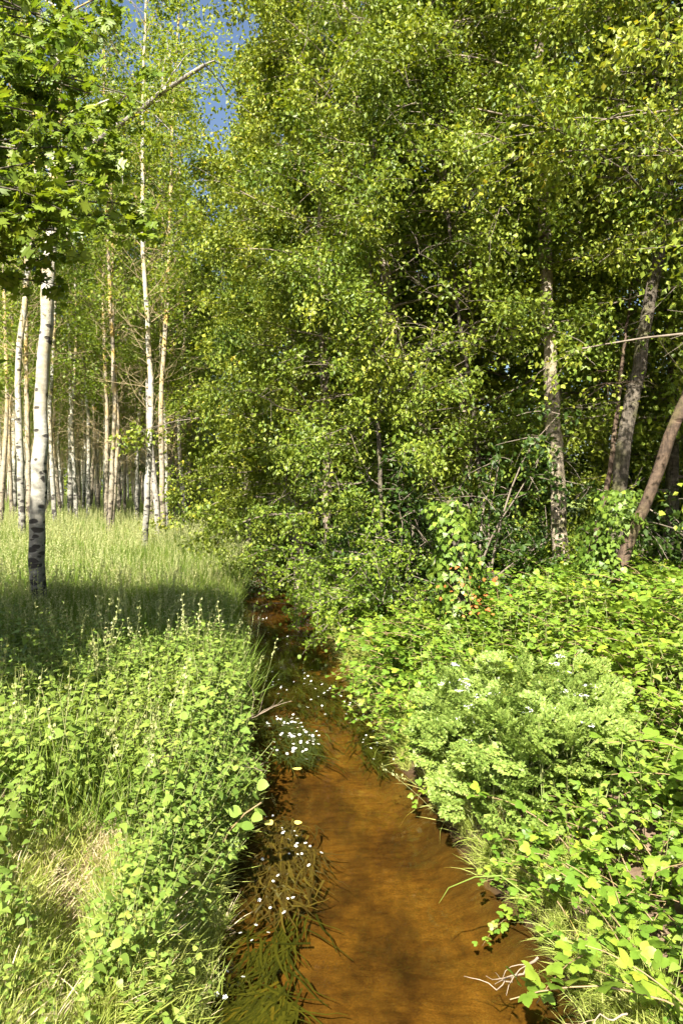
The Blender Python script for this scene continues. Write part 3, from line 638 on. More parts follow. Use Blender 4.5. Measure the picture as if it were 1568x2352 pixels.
# ------------------------------------------------------------------ scattering with geometry nodes (stuff only)
def scatter(name, label, protos, P, rotz, scale, which, tilt=None, parent=None):
    n = len(P); me = bpy.data.meshes.new(name)
    me.vertices.add(n); me.vertices.foreach_set('co', np.asarray(P, np.float32).ravel())
    rot = np.zeros((n, 3), np.float32); rot[:, 2] = rotz
    if tilt is not None: rot[:, 0] = tilt[:, 0]; rot[:, 1] = tilt[:, 1]
    me.attributes.new('rot', 'FLOAT_VECTOR', 'POINT').data.foreach_set('vector', rot.ravel())
    me.attributes.new('sc', 'FLOAT', 'POINT').data.foreach_set('value', np.asarray(scale, np.float32))
    me.attributes.new('which', 'INT', 'POINT').data.foreach_set('value', np.asarray(which, np.int32))
    me.update()
    o = obj(name, me, parent, label, kind='stuff')
    ng = bpy.data.node_groups.new(name, 'GeometryNodeTree')
    ng.interface.new_socket('Geometry', in_out='INPUT', socket_type='NodeSocketGeometry'); ng.interface.new_socket('Geometry', in_out='OUTPUT', socket_type='NodeSocketGeometry')
    gi = ng.nodes.new('NodeGroupInput'); go = ng.nodes.new('NodeGroupOutput'); jn = ng.nodes.new('GeometryNodeJoinGeometry')
    def attr(nm, t):
        a = ng.nodes.new('GeometryNodeInputNamedAttribute'); a.data_type = t; a.inputs[0].default_value = nm; return [s for s in a.outputs if s.enabled][0]
    ra = attr('rot', 'FLOAT_VECTOR'); sa = attr('sc', 'FLOAT'); wa = attr('which', 'INT')
    er = ng.nodes.new('FunctionNodeEulerToRotation'); ng.links.new(ra, er.inputs[0])
    for k, pm in enumerate(protos):
        po = bpy.data.objects.new(name + '_kind', pm)
        oi = ng.nodes.new('GeometryNodeObjectInfo'); oi.inputs['Object'].default_value = po
        ip = ng.nodes.new('GeometryNodeInstanceOnPoints')
        cp = ng.nodes.new('FunctionNodeCompare'); cp.data_type = 'INT'; cp.operation = 'EQUAL'; ng.links.new(wa, [s for s in cp.inputs if s.enabled][0]); [s for s in cp.inputs if s.enabled][1].default_value = k
        ng.links.new(gi.outputs[0], ip.inputs['Points']); ng.links.new(cp.outputs[0], ip.inputs['Selection']); ng.links.new(oi.outputs['Geometry'], ip.inputs['Instance'])
        ng.links.new(er.outputs[0], ip.inputs['Rotation']); ng.links.new(sa, ip.inputs['Scale']); ng.links.new(ip.outputs[0], jn.inputs[0])
    ng.links.new(jn.outputs[0], go.inputs[0])
    md = o.modifiers.new('scatter', 'NODES'); md.node_group = ng
    return o

def blades(g, n, H, rad, w, lean=.5, mats=None, seeds=0, n_seg=4, droop=.8):
    """a tuft of grass blades, some with seedheads"""
    G = Geo()
    base = np.zeros((n, 3)); rr = rad * np.sqrt(g.rand(n)); a = g.rand(n) * 6.28; base[:, 0] = rr * np.cos(a); base[:, 1] = rr * np.sin(a); base[:, 2] = -.03
    D = nrm(np.stack([g.normal(0, lean, n), g.normal(0, lean, n), np.ones(n)], 1)); L = H * g.uniform(.5, 1.15, n)
    P = polyline(g, base, D, L, n_seg + 1, g.uniform(0, droop, n), .06)
    side = nrm(np.cross(D, nrm(g.normal(0, 1, (n, 3)))))
    wd = w * g.uniform(.6, 1.2, n)[:, None] * np.array([.8, 1, .8, .5, .02][:n_seg + 1] if n_seg == 4 else np.linspace(1, .03, n_seg + 1))[None]
    V = np.stack([P - side[:, None] * wd[..., None] / 2, P + side[:, None] * wd[..., None] / 2], 2).reshape(-1, 3)
    k = n_seg + 1; i = (np.arange(n)[:, None] * k * 2 + np.arange(n_seg)[None] * 2).ravel()
    G.add(V, np.stack([i, i + 1, i + 3, i + 2], 1), 0, np.repeat(g.rand(n), k * 2))
    if seeds:
        m = seeds; b2 = g.normal(0, rad * .6, (m, 3)) * (1, 1, 0); D2 = nrm(np.stack([g.normal(0, .18, m), g.normal(0, .18, m), np.ones(m)], 1))
        S_ = polyline(g, b2, D2, H * g.uniform(1.1, 1.6, m), 6, np.full(m, .35), .04)
        V, F = tubes(S_, np.full((m, 6), .0014), 3); G.add(V, F, 1, .5)
        q = 16; li = np.repeat(np.arange(m), q); u = g.uniform(3.6, 5, len(li)); k0 = np.minimum(u.astype(int), 4); f = (u - k0)[:, None]
        O = S_[li, k0] * (1 - f) + S_[li, k0 + 1] * f + g.normal(0, .008, (len(li), 3))
        fx = frames(g, nrm(g.normal(0, .5, O.shape) + (0, 0, .8)), g.normal(0, 1, O.shape), .3)
        V, F = place(*SMALL, O, *fx, .022 * g.uniform(.6, 1.3, len(O))); G.add(V, F, 1, np.repeat(g.rand(len(O)), 4))
    return G.mesh('tuft', mats or ['grass', 'seed'])
g = rg(300)
T_mead = [blades(g, 60, .5, .2, .009, .3, seeds=s) for s in (2, 0, 0)]
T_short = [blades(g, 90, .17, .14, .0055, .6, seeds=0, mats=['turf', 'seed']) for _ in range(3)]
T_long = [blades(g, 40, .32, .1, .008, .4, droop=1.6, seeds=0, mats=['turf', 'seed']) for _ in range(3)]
T_dry = [blades(g, 50, .2, .12, .006, .9, mats=['straw', 'straw'], droop=1.2) for _ in range(2)]

def region_pts(n, x0, x1, y0, y1, test, seed):
    g = rg(seed); x = g.uniform(x0, x1, n); y = g.uniform(y0, y1, n); k = test(x, y); x, y = x[k], y[k]
    return np.stack([x, y, gz(x, y)], 1), g
def in_view(x, y, m=2.5): return (np.abs(x) < .5 * y + m) & (y > 1)
def left_of(x, y, d=0.): return x < banks(y)[0] - d
def right_of(x, y, d=0.): return x > banks(y)[1] + d
# meadow, dense near and thinner far
P, g = region_pts(60000, -22, 0, 8.2, 34, lambda x, y: left_of(x, y, .1) & in_view(x, y) & (vnoise(x, y, .9, 44) > -.75) & (R.rand(len(x)) < np.clip(12 / y, .3, 1)), 41)
scatter('meadow_grass', 'tall seeding meadow grass between stream and plantation', T_mead, P, g.rand(len(P)) * 6.28, g.uniform(.75, 1.25, len(P)) * np.where(P[:, 1] > 18, 1.25, 1) * (1 + .28 * vnoise(P[:, 0], P[:, 1], 1.1, 45)), g.randint(0, 3, len(P)), g.normal(0, .12, (len(P), 2)))
P, g = region_pts(30000, -70, -3, 34, 110, lambda x, y: left_of(x, y, .1) & in_view(x, y), 42)
scatter('far_meadow_grass', 'tall grass growing between the plantation trunks', T_mead, P, g.rand(len(P)) * 6.28, g.uniform(1.0, 1.7, len(P)), g.randint(0, 3, len(P)))
# near grass, left bank: short turf plus longer tufts at the rim
def scar(x, y): return np.exp(-((x + 1.35 + .35 * (y - 3.4) + .12 * np.sin(y * 5)) / .26) ** 2) * (y < 4.9)
P, g = region_pts(9000, -4, 0, 1.9, 4.8, lambda x, y: left_of(x, y, -.05) & in_view(x, y, 1.4) & (R.rand(len(x)) > scar(x, y) * .93), 43)
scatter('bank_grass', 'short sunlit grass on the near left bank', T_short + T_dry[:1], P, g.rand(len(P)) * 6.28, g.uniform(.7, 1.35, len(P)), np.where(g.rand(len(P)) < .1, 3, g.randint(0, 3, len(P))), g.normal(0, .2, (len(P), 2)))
P, g = region_pts(2600, -3, 0, 2.2, 5, lambda x, y: left_of(x, y, -.02) & in_view(x, y, .6) & (scar(x, y) > g0.rand(len(x)) * .9 + .05) if False else left_of(x, y, -.02) & (scar(x, y) > .3), 44)
scatter('dry_grass', 'pale dry grass in the bare hollow of the left bank', T_dry, P, g.rand(len(P)) * 6.28, g.uniform(.5, .95, len(P)), g.randint(0, 2, len(P)), g.normal(0, .3, (len(P), 2)))
g = rg(45); y = g.uniform(2.4, 12, 900); l, r_ = banks(y); x = l - g.uniform(.04, .3, 900)
P = np.stack([x, y, gz(x, y)], 1)
scatter('bank_edge_grass', 'long grass leaning over the water from the left bank', T_long, P, g.normal(0, .3, 900), g.uniform(.6, 1.1, 900), g.randint(0, 3, 900), np.stack([g.normal(0, .15, 900), g.uniform(.2, .8, 900)], 1))
g = rg(46); y = g.uniform(2.2, 14, 600); l, r_ = banks(y); x = r_ + g.uniform(.05, .3, 600)
P = np.stack([x, y, gz(x, y)], 1); 
scatter('bank_edge_grass', 'long grass leaning over the water from the right bank', T_long, P, g.normal(0, .3, 600), g.uniform(.5, 1.0, 600), g.randint(0, 3, 600), np.stack([g.normal(0, .15, 600), g.uniform(-.8, -.1, 600)], 1))

# ------------------------------------------------------------------ nettles and brambles: the nearest ones as plants with single leaves
def leaf_objs(name, tmpl, m, tints): return [mk(name, tmpl[0], tmpl[1], [m], tint=np.full(len(tmpl[0]), q)) for q in tints]
NL = leaf_objs('nettle_leaf', NETTLE, 'nettle', (.2, .5, .85)); BL = leaf_objs('bramble_leaf', BRAM3, 'bramble', (.2, .5, .9)); IL = leaf_objs('ivy_leaf', IVY, 'ivy', (.2, .5, .9))
def basis(O, Xa, Ya, Za, s): return Matrix([[Xa[i] * s, Ya[i] * s, Za[i] * s, O[i]] for i in range(3)] + [[0, 0, 0, 1]])
def nettle_layout(g, H=.78, pairs=7):
    """stem mesh and leaf matrices"""
    D = np.array([[g.normal(0, .1), g.normal(0, .1), 1.]]); st = polyline(g, np.zeros((1, 3)), nrm(D), np.array([H]), 9, np.array([.12]), .03)
    G = Geo(); V, F = tubes(st, np.full((1, 9), .004) * np.linspace(1, .5, 9), 5); G.add(V, F); stem = G.mesh('stem', ['stem'])
    out = []; rz = g.rand() * 3
    for i in range(pairs):
        u = 1 - i / pairs * .72; s = u * 7.99; k = int(s); f = s - k; p = st[0, k] * (1 - f) + st[0, min(k + 1, 8)] * f
        sz = (.04, .06, .078, .086, .086, .082, .076, .07)[min(i, 7)] * g.uniform(.85, 1.15); rz += PI / 2 + g.normal(0, .15)
        for sgn in (0, PI):
            az = rz + sgn; el = (.6, .3, .1, -.05, -.15, -.2, -.3, -.3)[min(i, 7)] + g.normal(0, .12)
            Yv = np.array([math.cos(az) * math.cos(el), math.sin(az) * math.cos(el), math.sin(el)])
            Zv = nrm(np.array([-math.cos(az) * math.sin(el), -math.sin(az) * math.sin(el), math.cos(el)]) + g.normal(0, .28, 3)); Xv = nrm(np.cross(Yv, Zv)); Zv = np.cross(Xv, Yv)
            out.append((p + Yv * .02, Xv, Yv, Zv, sz))
    return stem, out
def bramble_layout(g, L=1.1, n=11):
    a = 0; D = nrm(np.array([[.75, 0, .85 + g.normal(0, .15)]])); st = polyline(g, np.zeros((1, 3)), D, np.array([L]), 10, np.array([1.2]), .05)
    G = Geo(); V, F = tubes(st, np.full((1, 10), .005) * np.linspace(1, .4, 10), 5); G.add(V, F); stem = G.mesh('stem', ['red_stem'])
    out = []
    for i in range(n):
        u = .2 + .8 * (i + .5) / n; s = u * 8.99; k = int(s); f = s - k; p = st[0, k] * (1 - f) + st[0, k + 1] * f; T = nrm(st[0, k + 1] - st[0, k])
        sg = 1 if i % 2 else -1; sd = nrm(np.cross(T, (0, 0, 1.))) * sg
        Yv = nrm(sd * .9 + T * .45 + np.array([0, 0, .25]) + g.normal(0, .18, 3)); Zv = nrm(np.array([0, 0, 1.]) + g.normal(0, .42, 3)); Xv = nrm(np.cross(Yv, Zv)); Zv = np.cross(Xv, Yv)
        out.append((p + g.normal(0, .035, 3), Xv, Yv, Zv, g.uniform(.1, .15) * (1.05 - .45 * u)))
    return stem, out
def joined(layout, tmpl, mats, g):
    stem, out = layout; G = Geo()
    n = len(stem.vertices); V = np.zeros(n * 3, np.float32); stem.vertices.foreach_get('co', V); f = np.zeros(len(stem.loops), np.int32); stem.loops.foreach_get('vertex_index', f)
    G.add(V, f.reshape(-1, 4), 1)
    O, Xa, Ya, Za, s = [np.array([q[i] for q in out]) for i in range(5)]
    V, F = place(tmpl[0], tmpl[1], O, Xa, Ya, Za, s); G.add(V, F, 0, np.repeat(g.rand(len(O)), len(tmpl[0])))
    return G.mesh('plant', mats)
g = rg(400)
NLAY = [nettle_layout(g, H=h, pairs=p) for h, p in ((.8, 7), (.7, 6), (.6, 6), (.85, 7), (.72, 7))]
BLAY = [bramble_layout(g, L=l_, n=k) for l_, k in ((.95, 17), (.8, 15), (1.05, 18), (.7, 13))]
def thing_proto(name, label, cat, group, lay, leaves):
    root = obj(name, None, None, label, cat, group); kids = [obj('stem', lay[0], root)]
    for i, (O, Xa, Ya, Za, s) in enumerate(lay[1]):
        o = obj('leaf', leaves[i * 7 % 3], root); o.matrix_basis = basis(O, Xa, Ya, Za, s); kids.append(o)
    return root, kids
def thin_out(P, dmin, nmax):
    """greedy spacing"""
    out = []; 
    for p in P:
        if all((p[0] - q[0]) ** 2 + (p[1] - q[1]) ** 2 > dmin ** 2 for q in out):
            out.append(p)
            if len(out) >= nmax: break
    return np.array(out)
def is_grass_zone(x, y):   # near left bank where grass rules
    return ((y < 4.15 + .25 * np.sin(x * 3)) & (x > -1.25 - .35 * (y - 3.4))) | (y < 3.35)
# left nettles
P, g = region_pts(9000, -4.2, 0, 2.6, 7.6, lambda x, y: left_of(x, y, .1) & in_view(x, y, 1.2) & ~is_grass_zone(x, y) & (scar(x, y) < .5), 51)
P = P[np.argsort(P[:, 1] + g.rand(len(P)) * 5)]; P = thin_out(P, .088, 1400); P = P[np.argsort(P[:, 1] + 50 * ~in_view(P[:, 0], P[:, 1], .15))]
near, rest = P[:230], P[230:]
protos = [thing_proto('nettle_plant', 'stinging nettle with toothed leaves in the sunny stand left of the stream', 'nettle', 'nettles on the left bank', l_, NL) for l_ in NLAY]
used = [False] * len(protos)
def put(protos, used, k, p, rz, sc, tilt, label=None, group=None):
    root, kids = protos[k]
    if not used[k]:
        used[k] = True; root.location = p; root.rotation_euler = (*tilt, rz); root.scale = (sc,) * 3
        if label: root['label'] = label
    else:
        c = copy_tree(root, kids, p, rz, sc, label, tilt)
        if group: c['group'] = group
for p in near: put(protos, used, g.randint(5), tuple(map(float, p)), g.rand() * 6.28, float(np.clip(.9 + .2 * vnoise(p[0], p[1], 3.1, 17) + g.normal(0, .09), .5, 1.2) * np.clip(.55 + (p[1] - 3.3) * .3, .55, 1)), (g.normal(0, .2), g.normal(0, .2)), 'toothed stinging nettle at the brink of the left bank above the water' if p[0] > banks(p[1])[0] - .4 else 'low stinging nettle beside the dry straw hollow of the left bank' if abs(p[0] + 1.35 + .35 * (p[1] - 3.4)) < .5 and p[1] < 4.6 else 'stinging nettle with toothed leaves at the far left of the sunny stand' if p[0] < -.36 * p[1] else 'stinging nettle with toothed leaves amid the sunny stand left of the stream')
NJ = [joined(l_, NETTLE, ['nettle', 'stem'], g) for l_ in NLAY]; BJ = [joined(l_, BRAM3, ['bramble', 'red_stem'], g) for l_ in BLAY]
P2, g2 = region_pts(9000, -9, 0, 6.8, 12, lambda x, y: left_of(x, y, .1) & in_view(x, y, 1.5) & (R.rand(len(x)) < np.clip((9.5 - y) / 3, .0, 1) + (banks(y)[0] - x < .7) * .5), 52)
P2 = P2[:3000]; A = np.concatenate([rest, P2])
scatter('nettle_stand', 'further nettles merging into the meadow on the left bank', NJ, A, g.rand(len(A)) * 6.28, np.clip(.85 + .2 * vnoise(A[:, 0], A[:, 1], 2.6, 17) + g.normal(0, .1, len(A)), .4, 1.2), g.randint(0, 5, len(A)), g.normal(0, .22, (len(A), 2)))
P, g = region_pts(420, -6, 0, 4.6, 9.5, lambda x, y: left_of(x, y, .05) & in_view(x, y, .4) & (vnoise(x, y, 1.5, 19) > .05), 58)
scatter('nettle_bed_grass', 'tall grass growing up through the nettles on the left bank', T_mead, P, g.rand(len(P)) * 6.28, g.uniform(.9, 1.5, len(P)), g.randint(0, 3, len(P)), g.normal(0, .15, (len(P), 2)))
g = rg(59); y = g.uniform(3.4, 13, 1100); l, r_ = banks(y); x = l - g.uniform(.03, .42, 1100); P = np.stack([x, y, gz(x, y)], 1)
scatter('bank_edge_nettles', 'small nettles and herbs crowding down the left bank to the water', NJ, P, g.normal(0, .5, 1100), g.uniform(.35, .8, 1100), g.randint(0, 5, 1100), np.stack([g.normal(0, .2, 1100), g.uniform(0, .5, 1100)], 1))
# a few small broadleaf seedlings in the turf
P, g = region_pts(900, -2.6, -.5, 2.5, 4.5, lambda x, y: left_of(x, y, .05) & is_grass_zone(x, y), 53); P[:, 2] -= .22
scatter('bank_seedlings', 'low broad leaves scattered through the near left grass', NJ, P, g.rand(len(P)) * 6.28, g.uniform(.4, .75, len(P)), g.randint(0, 5, len(P)), g.normal(0, .15, (len(P), 2)))

# right bank: brambles with nettles among them
def umb_zone(x, y): return ((x - 1.55) / .62) ** 2 + ((y - 6.1) / 1.0) ** 2 < 1
P, g = region_pts(9000, 0, 6, 2.75, 9.5, lambda x, y: right_of(x, y, .12) & in_view(x, y, 1.2) & ~umb_zone(x, y), 54)
P = P[np.argsort(P[:, 1] + g.rand(len(P)) * 6)]; P = thin_out(P, .14, 1700); P = P[np.argsort(P[:, 1] + 50 * ~in_view(P[:, 0], P[:, 1], .15))]
isn = (vnoise(P[:, 0], P[:, 1], 2.2, 8) + .25 * g.normal(0, 1, len(P))) > .35
PB, PN = P[~isn], P[isn]
bpro = [thing_proto('bramble_cane', 'arching bramble cane with three-part leaves in the thicket right of the stream', 'bramble', 'bramble canes on the right bank', l_, BL) for l_ in BLAY]; bused = [False] * 4
for p in PB[:260]:
    rz = g.rand() * 6.28; dd = p[0] - float(banks(p[1])[1])
    blab = ('bramble cane with three-part leaves overhanging the water from the right bank' if dd < .4 else 'bramble cane with three-part leaves in the lower right corner of the thicket' if p[1] < 3.7 else
            'bramble cane with three-part leaves around the feathery umbellifer clump' if p[0] < 2.6 and p[1] > 4.6 else 'arching bramble cane with three-part leaves in the thicket along the right picture edge' if p[0] > .36 * p[1] else 'bramble cane with three-part leaves in the middle of the right bank thicket')
    put(bpro, bused, g.randint(4), (float(p[0]), float(p[1]), float(p[2])), rz, float(g.uniform(.8, 1.15) * np.clip(.62 + (p[1] - 2.7) * .2, .6, 1) * (1 + .3 * vnoise(p[0], p[1], 2.4, 31))), (g.normal(0, .15), g.normal(0, .15)), blab)
for p in PN[:100]: put(protos, used, g.randint(5), tuple(map(float, p)), g.rand() * 6.28, float(g.uniform(.85, 1.2) * np.clip(.55 + (p[1] - 2.7) * .25, .5, 1)), (g.normal(0, .15), g.normal(0, .15)), 'nettle growing up through the brambles right of the stream', 'nettles among the right bank brambles')
A = PB[260:]; P3, g3 = region_pts(5200, -1.5, 9, 8.5, 17, lambda x, y: right_of(x, y, .4) & in_view(x, y, 2), 55); P3 = P3[:2600]
A = np.concatenate([A, P3])
P4, g4 = region_pts(3200, -1, 7, 2.2, 10, lambda x, y: right_of(x, y, .06) & in_view(x, y, 1.6) & ~umb_zone(x, y), 57)
P4[:, 2] -= .1
scatter('bramble_underlayer', 'lower bramble and ivy leaves filling the right bank thicket', BJ, P4, g4.rand(len(P4)) * 6.28, g4.uniform(.55, .9, len(P4)), g4.randint(0, 4, len(P4)), g4.normal(0, .2, (len(P4), 2)))
scatter('bramble_thicket', 'shaded bramble cover running back under the right bank trees', BJ, A, g.rand(len(A)) * 6.28, g.uniform(.8, 1.2, len(A)) * (1 + .3 * vnoise(A[:, 0], A[:, 1], 2.4, 31)), g.randint(0, 4, len(A)), g.normal(0, .12, (len(A), 2)))
A = PN[100:]
if len(A): scatter('nettle_thicket', 'nettles mixed into the bramble cover on the right bank', NJ, A, g.rand(len(A)) * 6.28, g.uniform(.8, 1.2, len(A)), g.randint(0, 5, len(A)), g.normal(0, .1, (len(A), 2)))

# umbellifer clump with feathery leaves
def feather(g):
    G = Geo(); n = 13
    for i in range(n):
        u = (i + 1) / n; L = .09 * math.sin(PI * min(1, .25 + u * .7))
        for s in (-1, 1):
            b = np.array([0, u * .2, 0]); m = 7; tt = np.linspace(.15, 1, m)[:, None]; O = b + tt * np.array([s * L, L * .5, 0]); 
            ax = nrm(np.tile([s * .5, .9, 0.], (m, 1)) + g.normal(0, .35, (m, 3))); fx = frames(g, ax, np.tile([0, 0, 1.], (m, 1)), .35)
            V, F = place(*SMALL, O, *fx, .026 * g.uniform(.7, 1.2, m)); G.add(V, F, 0, np.repeat(g.rand(m), 4))
    return G
def umb_plant(g):
    G = Geo(); H = .6
    for k in range(11):
        a = g.rand() * 6.28; e = g.uniform(.1, 1.2); L = g.uniform(.15, .5); z = g.uniform(.1, .55)
        Yv = np.array([math.cos(a) * math.cos(e), math.sin(a) * math.cos(e), math.sin(e) * g.uniform(.2, 1.2)]); Yv = nrm(Yv); q_ = nrm(np.array([0, 0, 1.]) + g.normal(0, .55, 3)); Zv = nrm(q_ - Yv * np.dot(q_, Yv)); Xv = np.cross(Yv, Zv)
        f = feather(g); V = np.concatenate(f.V) * g.uniform(.9, 1.4); b = np.array([0, 0, z]) + Yv * L * .5
        P_ = b + V[:, 0:1] * Xv + V[:, 1:2] * Yv + (V[:, 2:3] - .5 * V[:, 1:2] ** 2) * Zv
        n0 = 0
        for vv, ff in zip(f.V, f.F): pass
        G.add(P_, np.concatenate(f.F), 0, np.concatenate(f.T))
        V, F = tubes(np.array([[[0, 0, z - .12], b]]), np.full((1, 2), .003), 3); G.add(V, F, 1)
    V, F = tubes(np.array([[[0, 0, 0], [.01, 0, .3], [0, .01, H]]]), np.full((1, 3), .006), 5); G.add(V, F, 1)
    return G.mesh('feathery_leaves', ['umbel', 'stem'])
def umbel_flower(g):
    G = Geo(); 
    for k in range(11):
        a = g.rand() * 6.28; r_ = .045 * math.sqrt(g.rand()); c = np.array([r_ * math.cos(a), r_ * math.sin(a), .03 - r_ * .2])
        V, F = tubes(np.array([[[0, 0, 0], c]]), np.full((1, 2), .0009), 3); G.add(V, F, 1)
        m = 7; O = c + g.normal(0, .006, (m, 3)) * (1, 1, .3); fx = frames(g, g.normal(0, 1, (m, 3)) * (1, 1, .1), np.tile([0, 0, 1.], (m, 1)), .2); V, F = place(*SMALL, O, *fx, .009); G.add(V, F, 0)
    return G.mesh('flower_head', ['petal', 'stem'])
g = rg(500); UM = [umb_plant(g) for _ in range(3)]; UF = [umbel_flower(g) for _ in range(3)]
P, g = region_pts(900, .6, 2.4, 4.9, 7.3, lambda x, y: right_of(x, y, .08) & umb_zone(x, y), 56); P = thin_out(P, .13, 110)
for i, p in enumerate(P):
    r_ = obj('cow_parsley_plant', None, None, 'feathery-leaved umbellifer in the pale green clump at the right water edge', 'wild plant', 'umbellifers at the right water edge', loc=tuple(map(float, p)), rot=(g.normal(0, .1), g.normal(0, .1), g.rand() * 6.28), scale=float(g.uniform(.85, 1.25)))
    obj('feathery_leaves', UM[i % 3], r_, kind='stuff')
    for k in range(g.choice([0, 1, 1, 2])): obj('flower_head', UF[k % 3], r_, loc=(g.normal(0, .1), g.normal(0, .1), .6 + g.uniform(-.03, .06)), scale=float(g.uniform(.8, 1.2)))

# ------------------------------------------------------------------ ivy pillar
def ivy_on(name, label, path, rad, n, nparts, leaf, seed, trunk_r=None, mats='bark_grey'):
    g = rg(seed); path = np.array(path, float); base = path[0].copy(); path = path - base
    root = obj(name, None, None, label, 'ivy', loc=tuple(base))
    if trunk_r:
        G = Geo(); V, F = tubes(path[None], np.full((1, len(path)), trunk_r), 10); G.add(V, F); obj('dead_stem', G.mesh('dead_stem', [mats]), root)
    s = g.rand(n) * (len(path) - 1.001); k = s.astype(int); f = (s - k)[:, None]; C = path[k] * (1 - f) + path[k + 1] * f
    a = g.rand(n) * 6.28; bump = 1 + .35 * np.sin(s * 5 + a * 2) + g.normal(0, .15, n); r_ = rad * bump * (1 - .25 * s / len(path))
    out = np.stack([np.cos(a), np.sin(a), 0 * a], 1); O = C + out * r_[:, None]
    ax = nrm(out * .35 + g.normal(0, .35, O.shape) + (0, 0, -.8)); fx = frames(g, ax, out + np.array([0, 0, .5]), .3); sz = leaf * g.uniform(.6, 1.25, n)
    front = (out[:, 1] < .2); order = np.argsort(-sz * (front + .2)); big = order[:nparts]; rs = order[nparts:]
    V, F = place(*IVY, O[rs], *[q[rs] for q in fx], sz[rs]); G = Geo(); G.add(V, F, 0, np.repeat(g.rand(len(rs)), len(IVY[0]))); obj('foliage', G.mesh('foliage', ['ivy']), root, kind='stuff')
    for q in big:
        o = obj('leaf', IL[q % 3], root); o.matrix_basis = basis(O[q], fx[0][q], fx[1][q], fx[2][q], float(sz[q]))
bx, by = px(1050, 1500, 9.6)[:2]
pz = float(gz(bx, by))
ivy_on('ivy_pillar', 'old stump smothered in glossy ivy at the edge of the trees', [(bx, by, pz), (bx + .05, by, pz + .7), (bx - .02, by, pz + 1.4), (bx - .1, by, pz + 2.1)], .3, 1500, 150, .085, 61, .1)
bx2, by2 = px(1370, 1400, 10.8)[:2]; pz2 = float(gz(bx2, by2))
ivy_on('ivy_clump', 'ivy mound climbing the foot of the slanting red-brown trunk', [(bx2, by2, pz2), (bx2 + .1, by2, pz2 + .6), (bx2 + .3, by2, pz2 + 1.3), (bx2 + .45, by2, pz2 + 1.8)], .42, 1500, 120, .085, 62)
# reddish young leaves at the foot of the ivy pillar
g = rg(63); n = 60; O = np.array([bx, by, pz]) + np.stack([g.normal(.15, .2, n), g.uniform(-.55, -.3, n), g.uniform(.55, 1.3, n)], 1); fx = frames(g, nrm(g.normal(0, .6, (n, 3)) + (0, 0, -.4)), np.tile([-.2, -.5, .8], (n, 1)), .3)
V, F = place(*ROUND, O - O.mean(0), *fx, .05 * g.uniform(.6, 1.2, n)); G = Geo(); G.add(V, F); spr = polyline(g, np.tile(np.array([0, .1, -.5]), (6, 1)), nrm(g.normal(0, .5, (6, 3)) + (0, 0, 1)), np.full(6, .8), 5, np.zeros(6), .1)
rr_ = obj('red_leaved_shoot', None, None, 'young bramble shoots with reddish leaves at the foot of the ivy pillar', 'bramble', loc=tuple(O.mean(0)))
obj('foliage', G.mesh('foliage', ['red_leaf']), rr_, kind='stuff'); G = Geo(); V, F = tubes(spr, np.full((6, 5), .003), 3); G.add(V, F); obj('stem', G.mesh('stem', ['red_stem']), rr_)

# ------------------------------------------------------------------ water plants
def flower5():
    V = [[0, 0, .1]]; F = []
    for k in range(5):
        a = k * 2 * PI / 5; i = len(V)
        V += [[.35 * math.cos(a - .5), .35 * math.sin(a - .5), .16], [.95 * math.cos(a - .35), .95 * math.sin(a - .35), .2], [1.02 * math.cos(a), 1.02 * math.sin(a), .16], [.95 * math.cos(a + .35), .95 * math.sin(a + .35), .2], [.35 * math.cos(a + .5), .35 * math.sin(a + .5), .16]]
        F += [[0, i, i + 1, i + 2], [0, i + 2, i + 3, i + 4]]
    return np.array(V), [np.array(F)]
FL = flower5()
def flower_mesh(name, pm):
    G = Geo(); G.add(*FL, 0); V = np.array([[.22 * math.cos(a), .22 * math.sin(a), .2] for a in np.arange(6) * PI / 3]); G.add(V, np.array([[0, 1, 2, 3], [0, 3, 4, 5]]), 1); return G.mesh(name, [pm, 'yellow'])
FM = flower_mesh('crowfoot_flower', 'petal'); FY = flower_mesh('buttercup_flower', 'yellow')
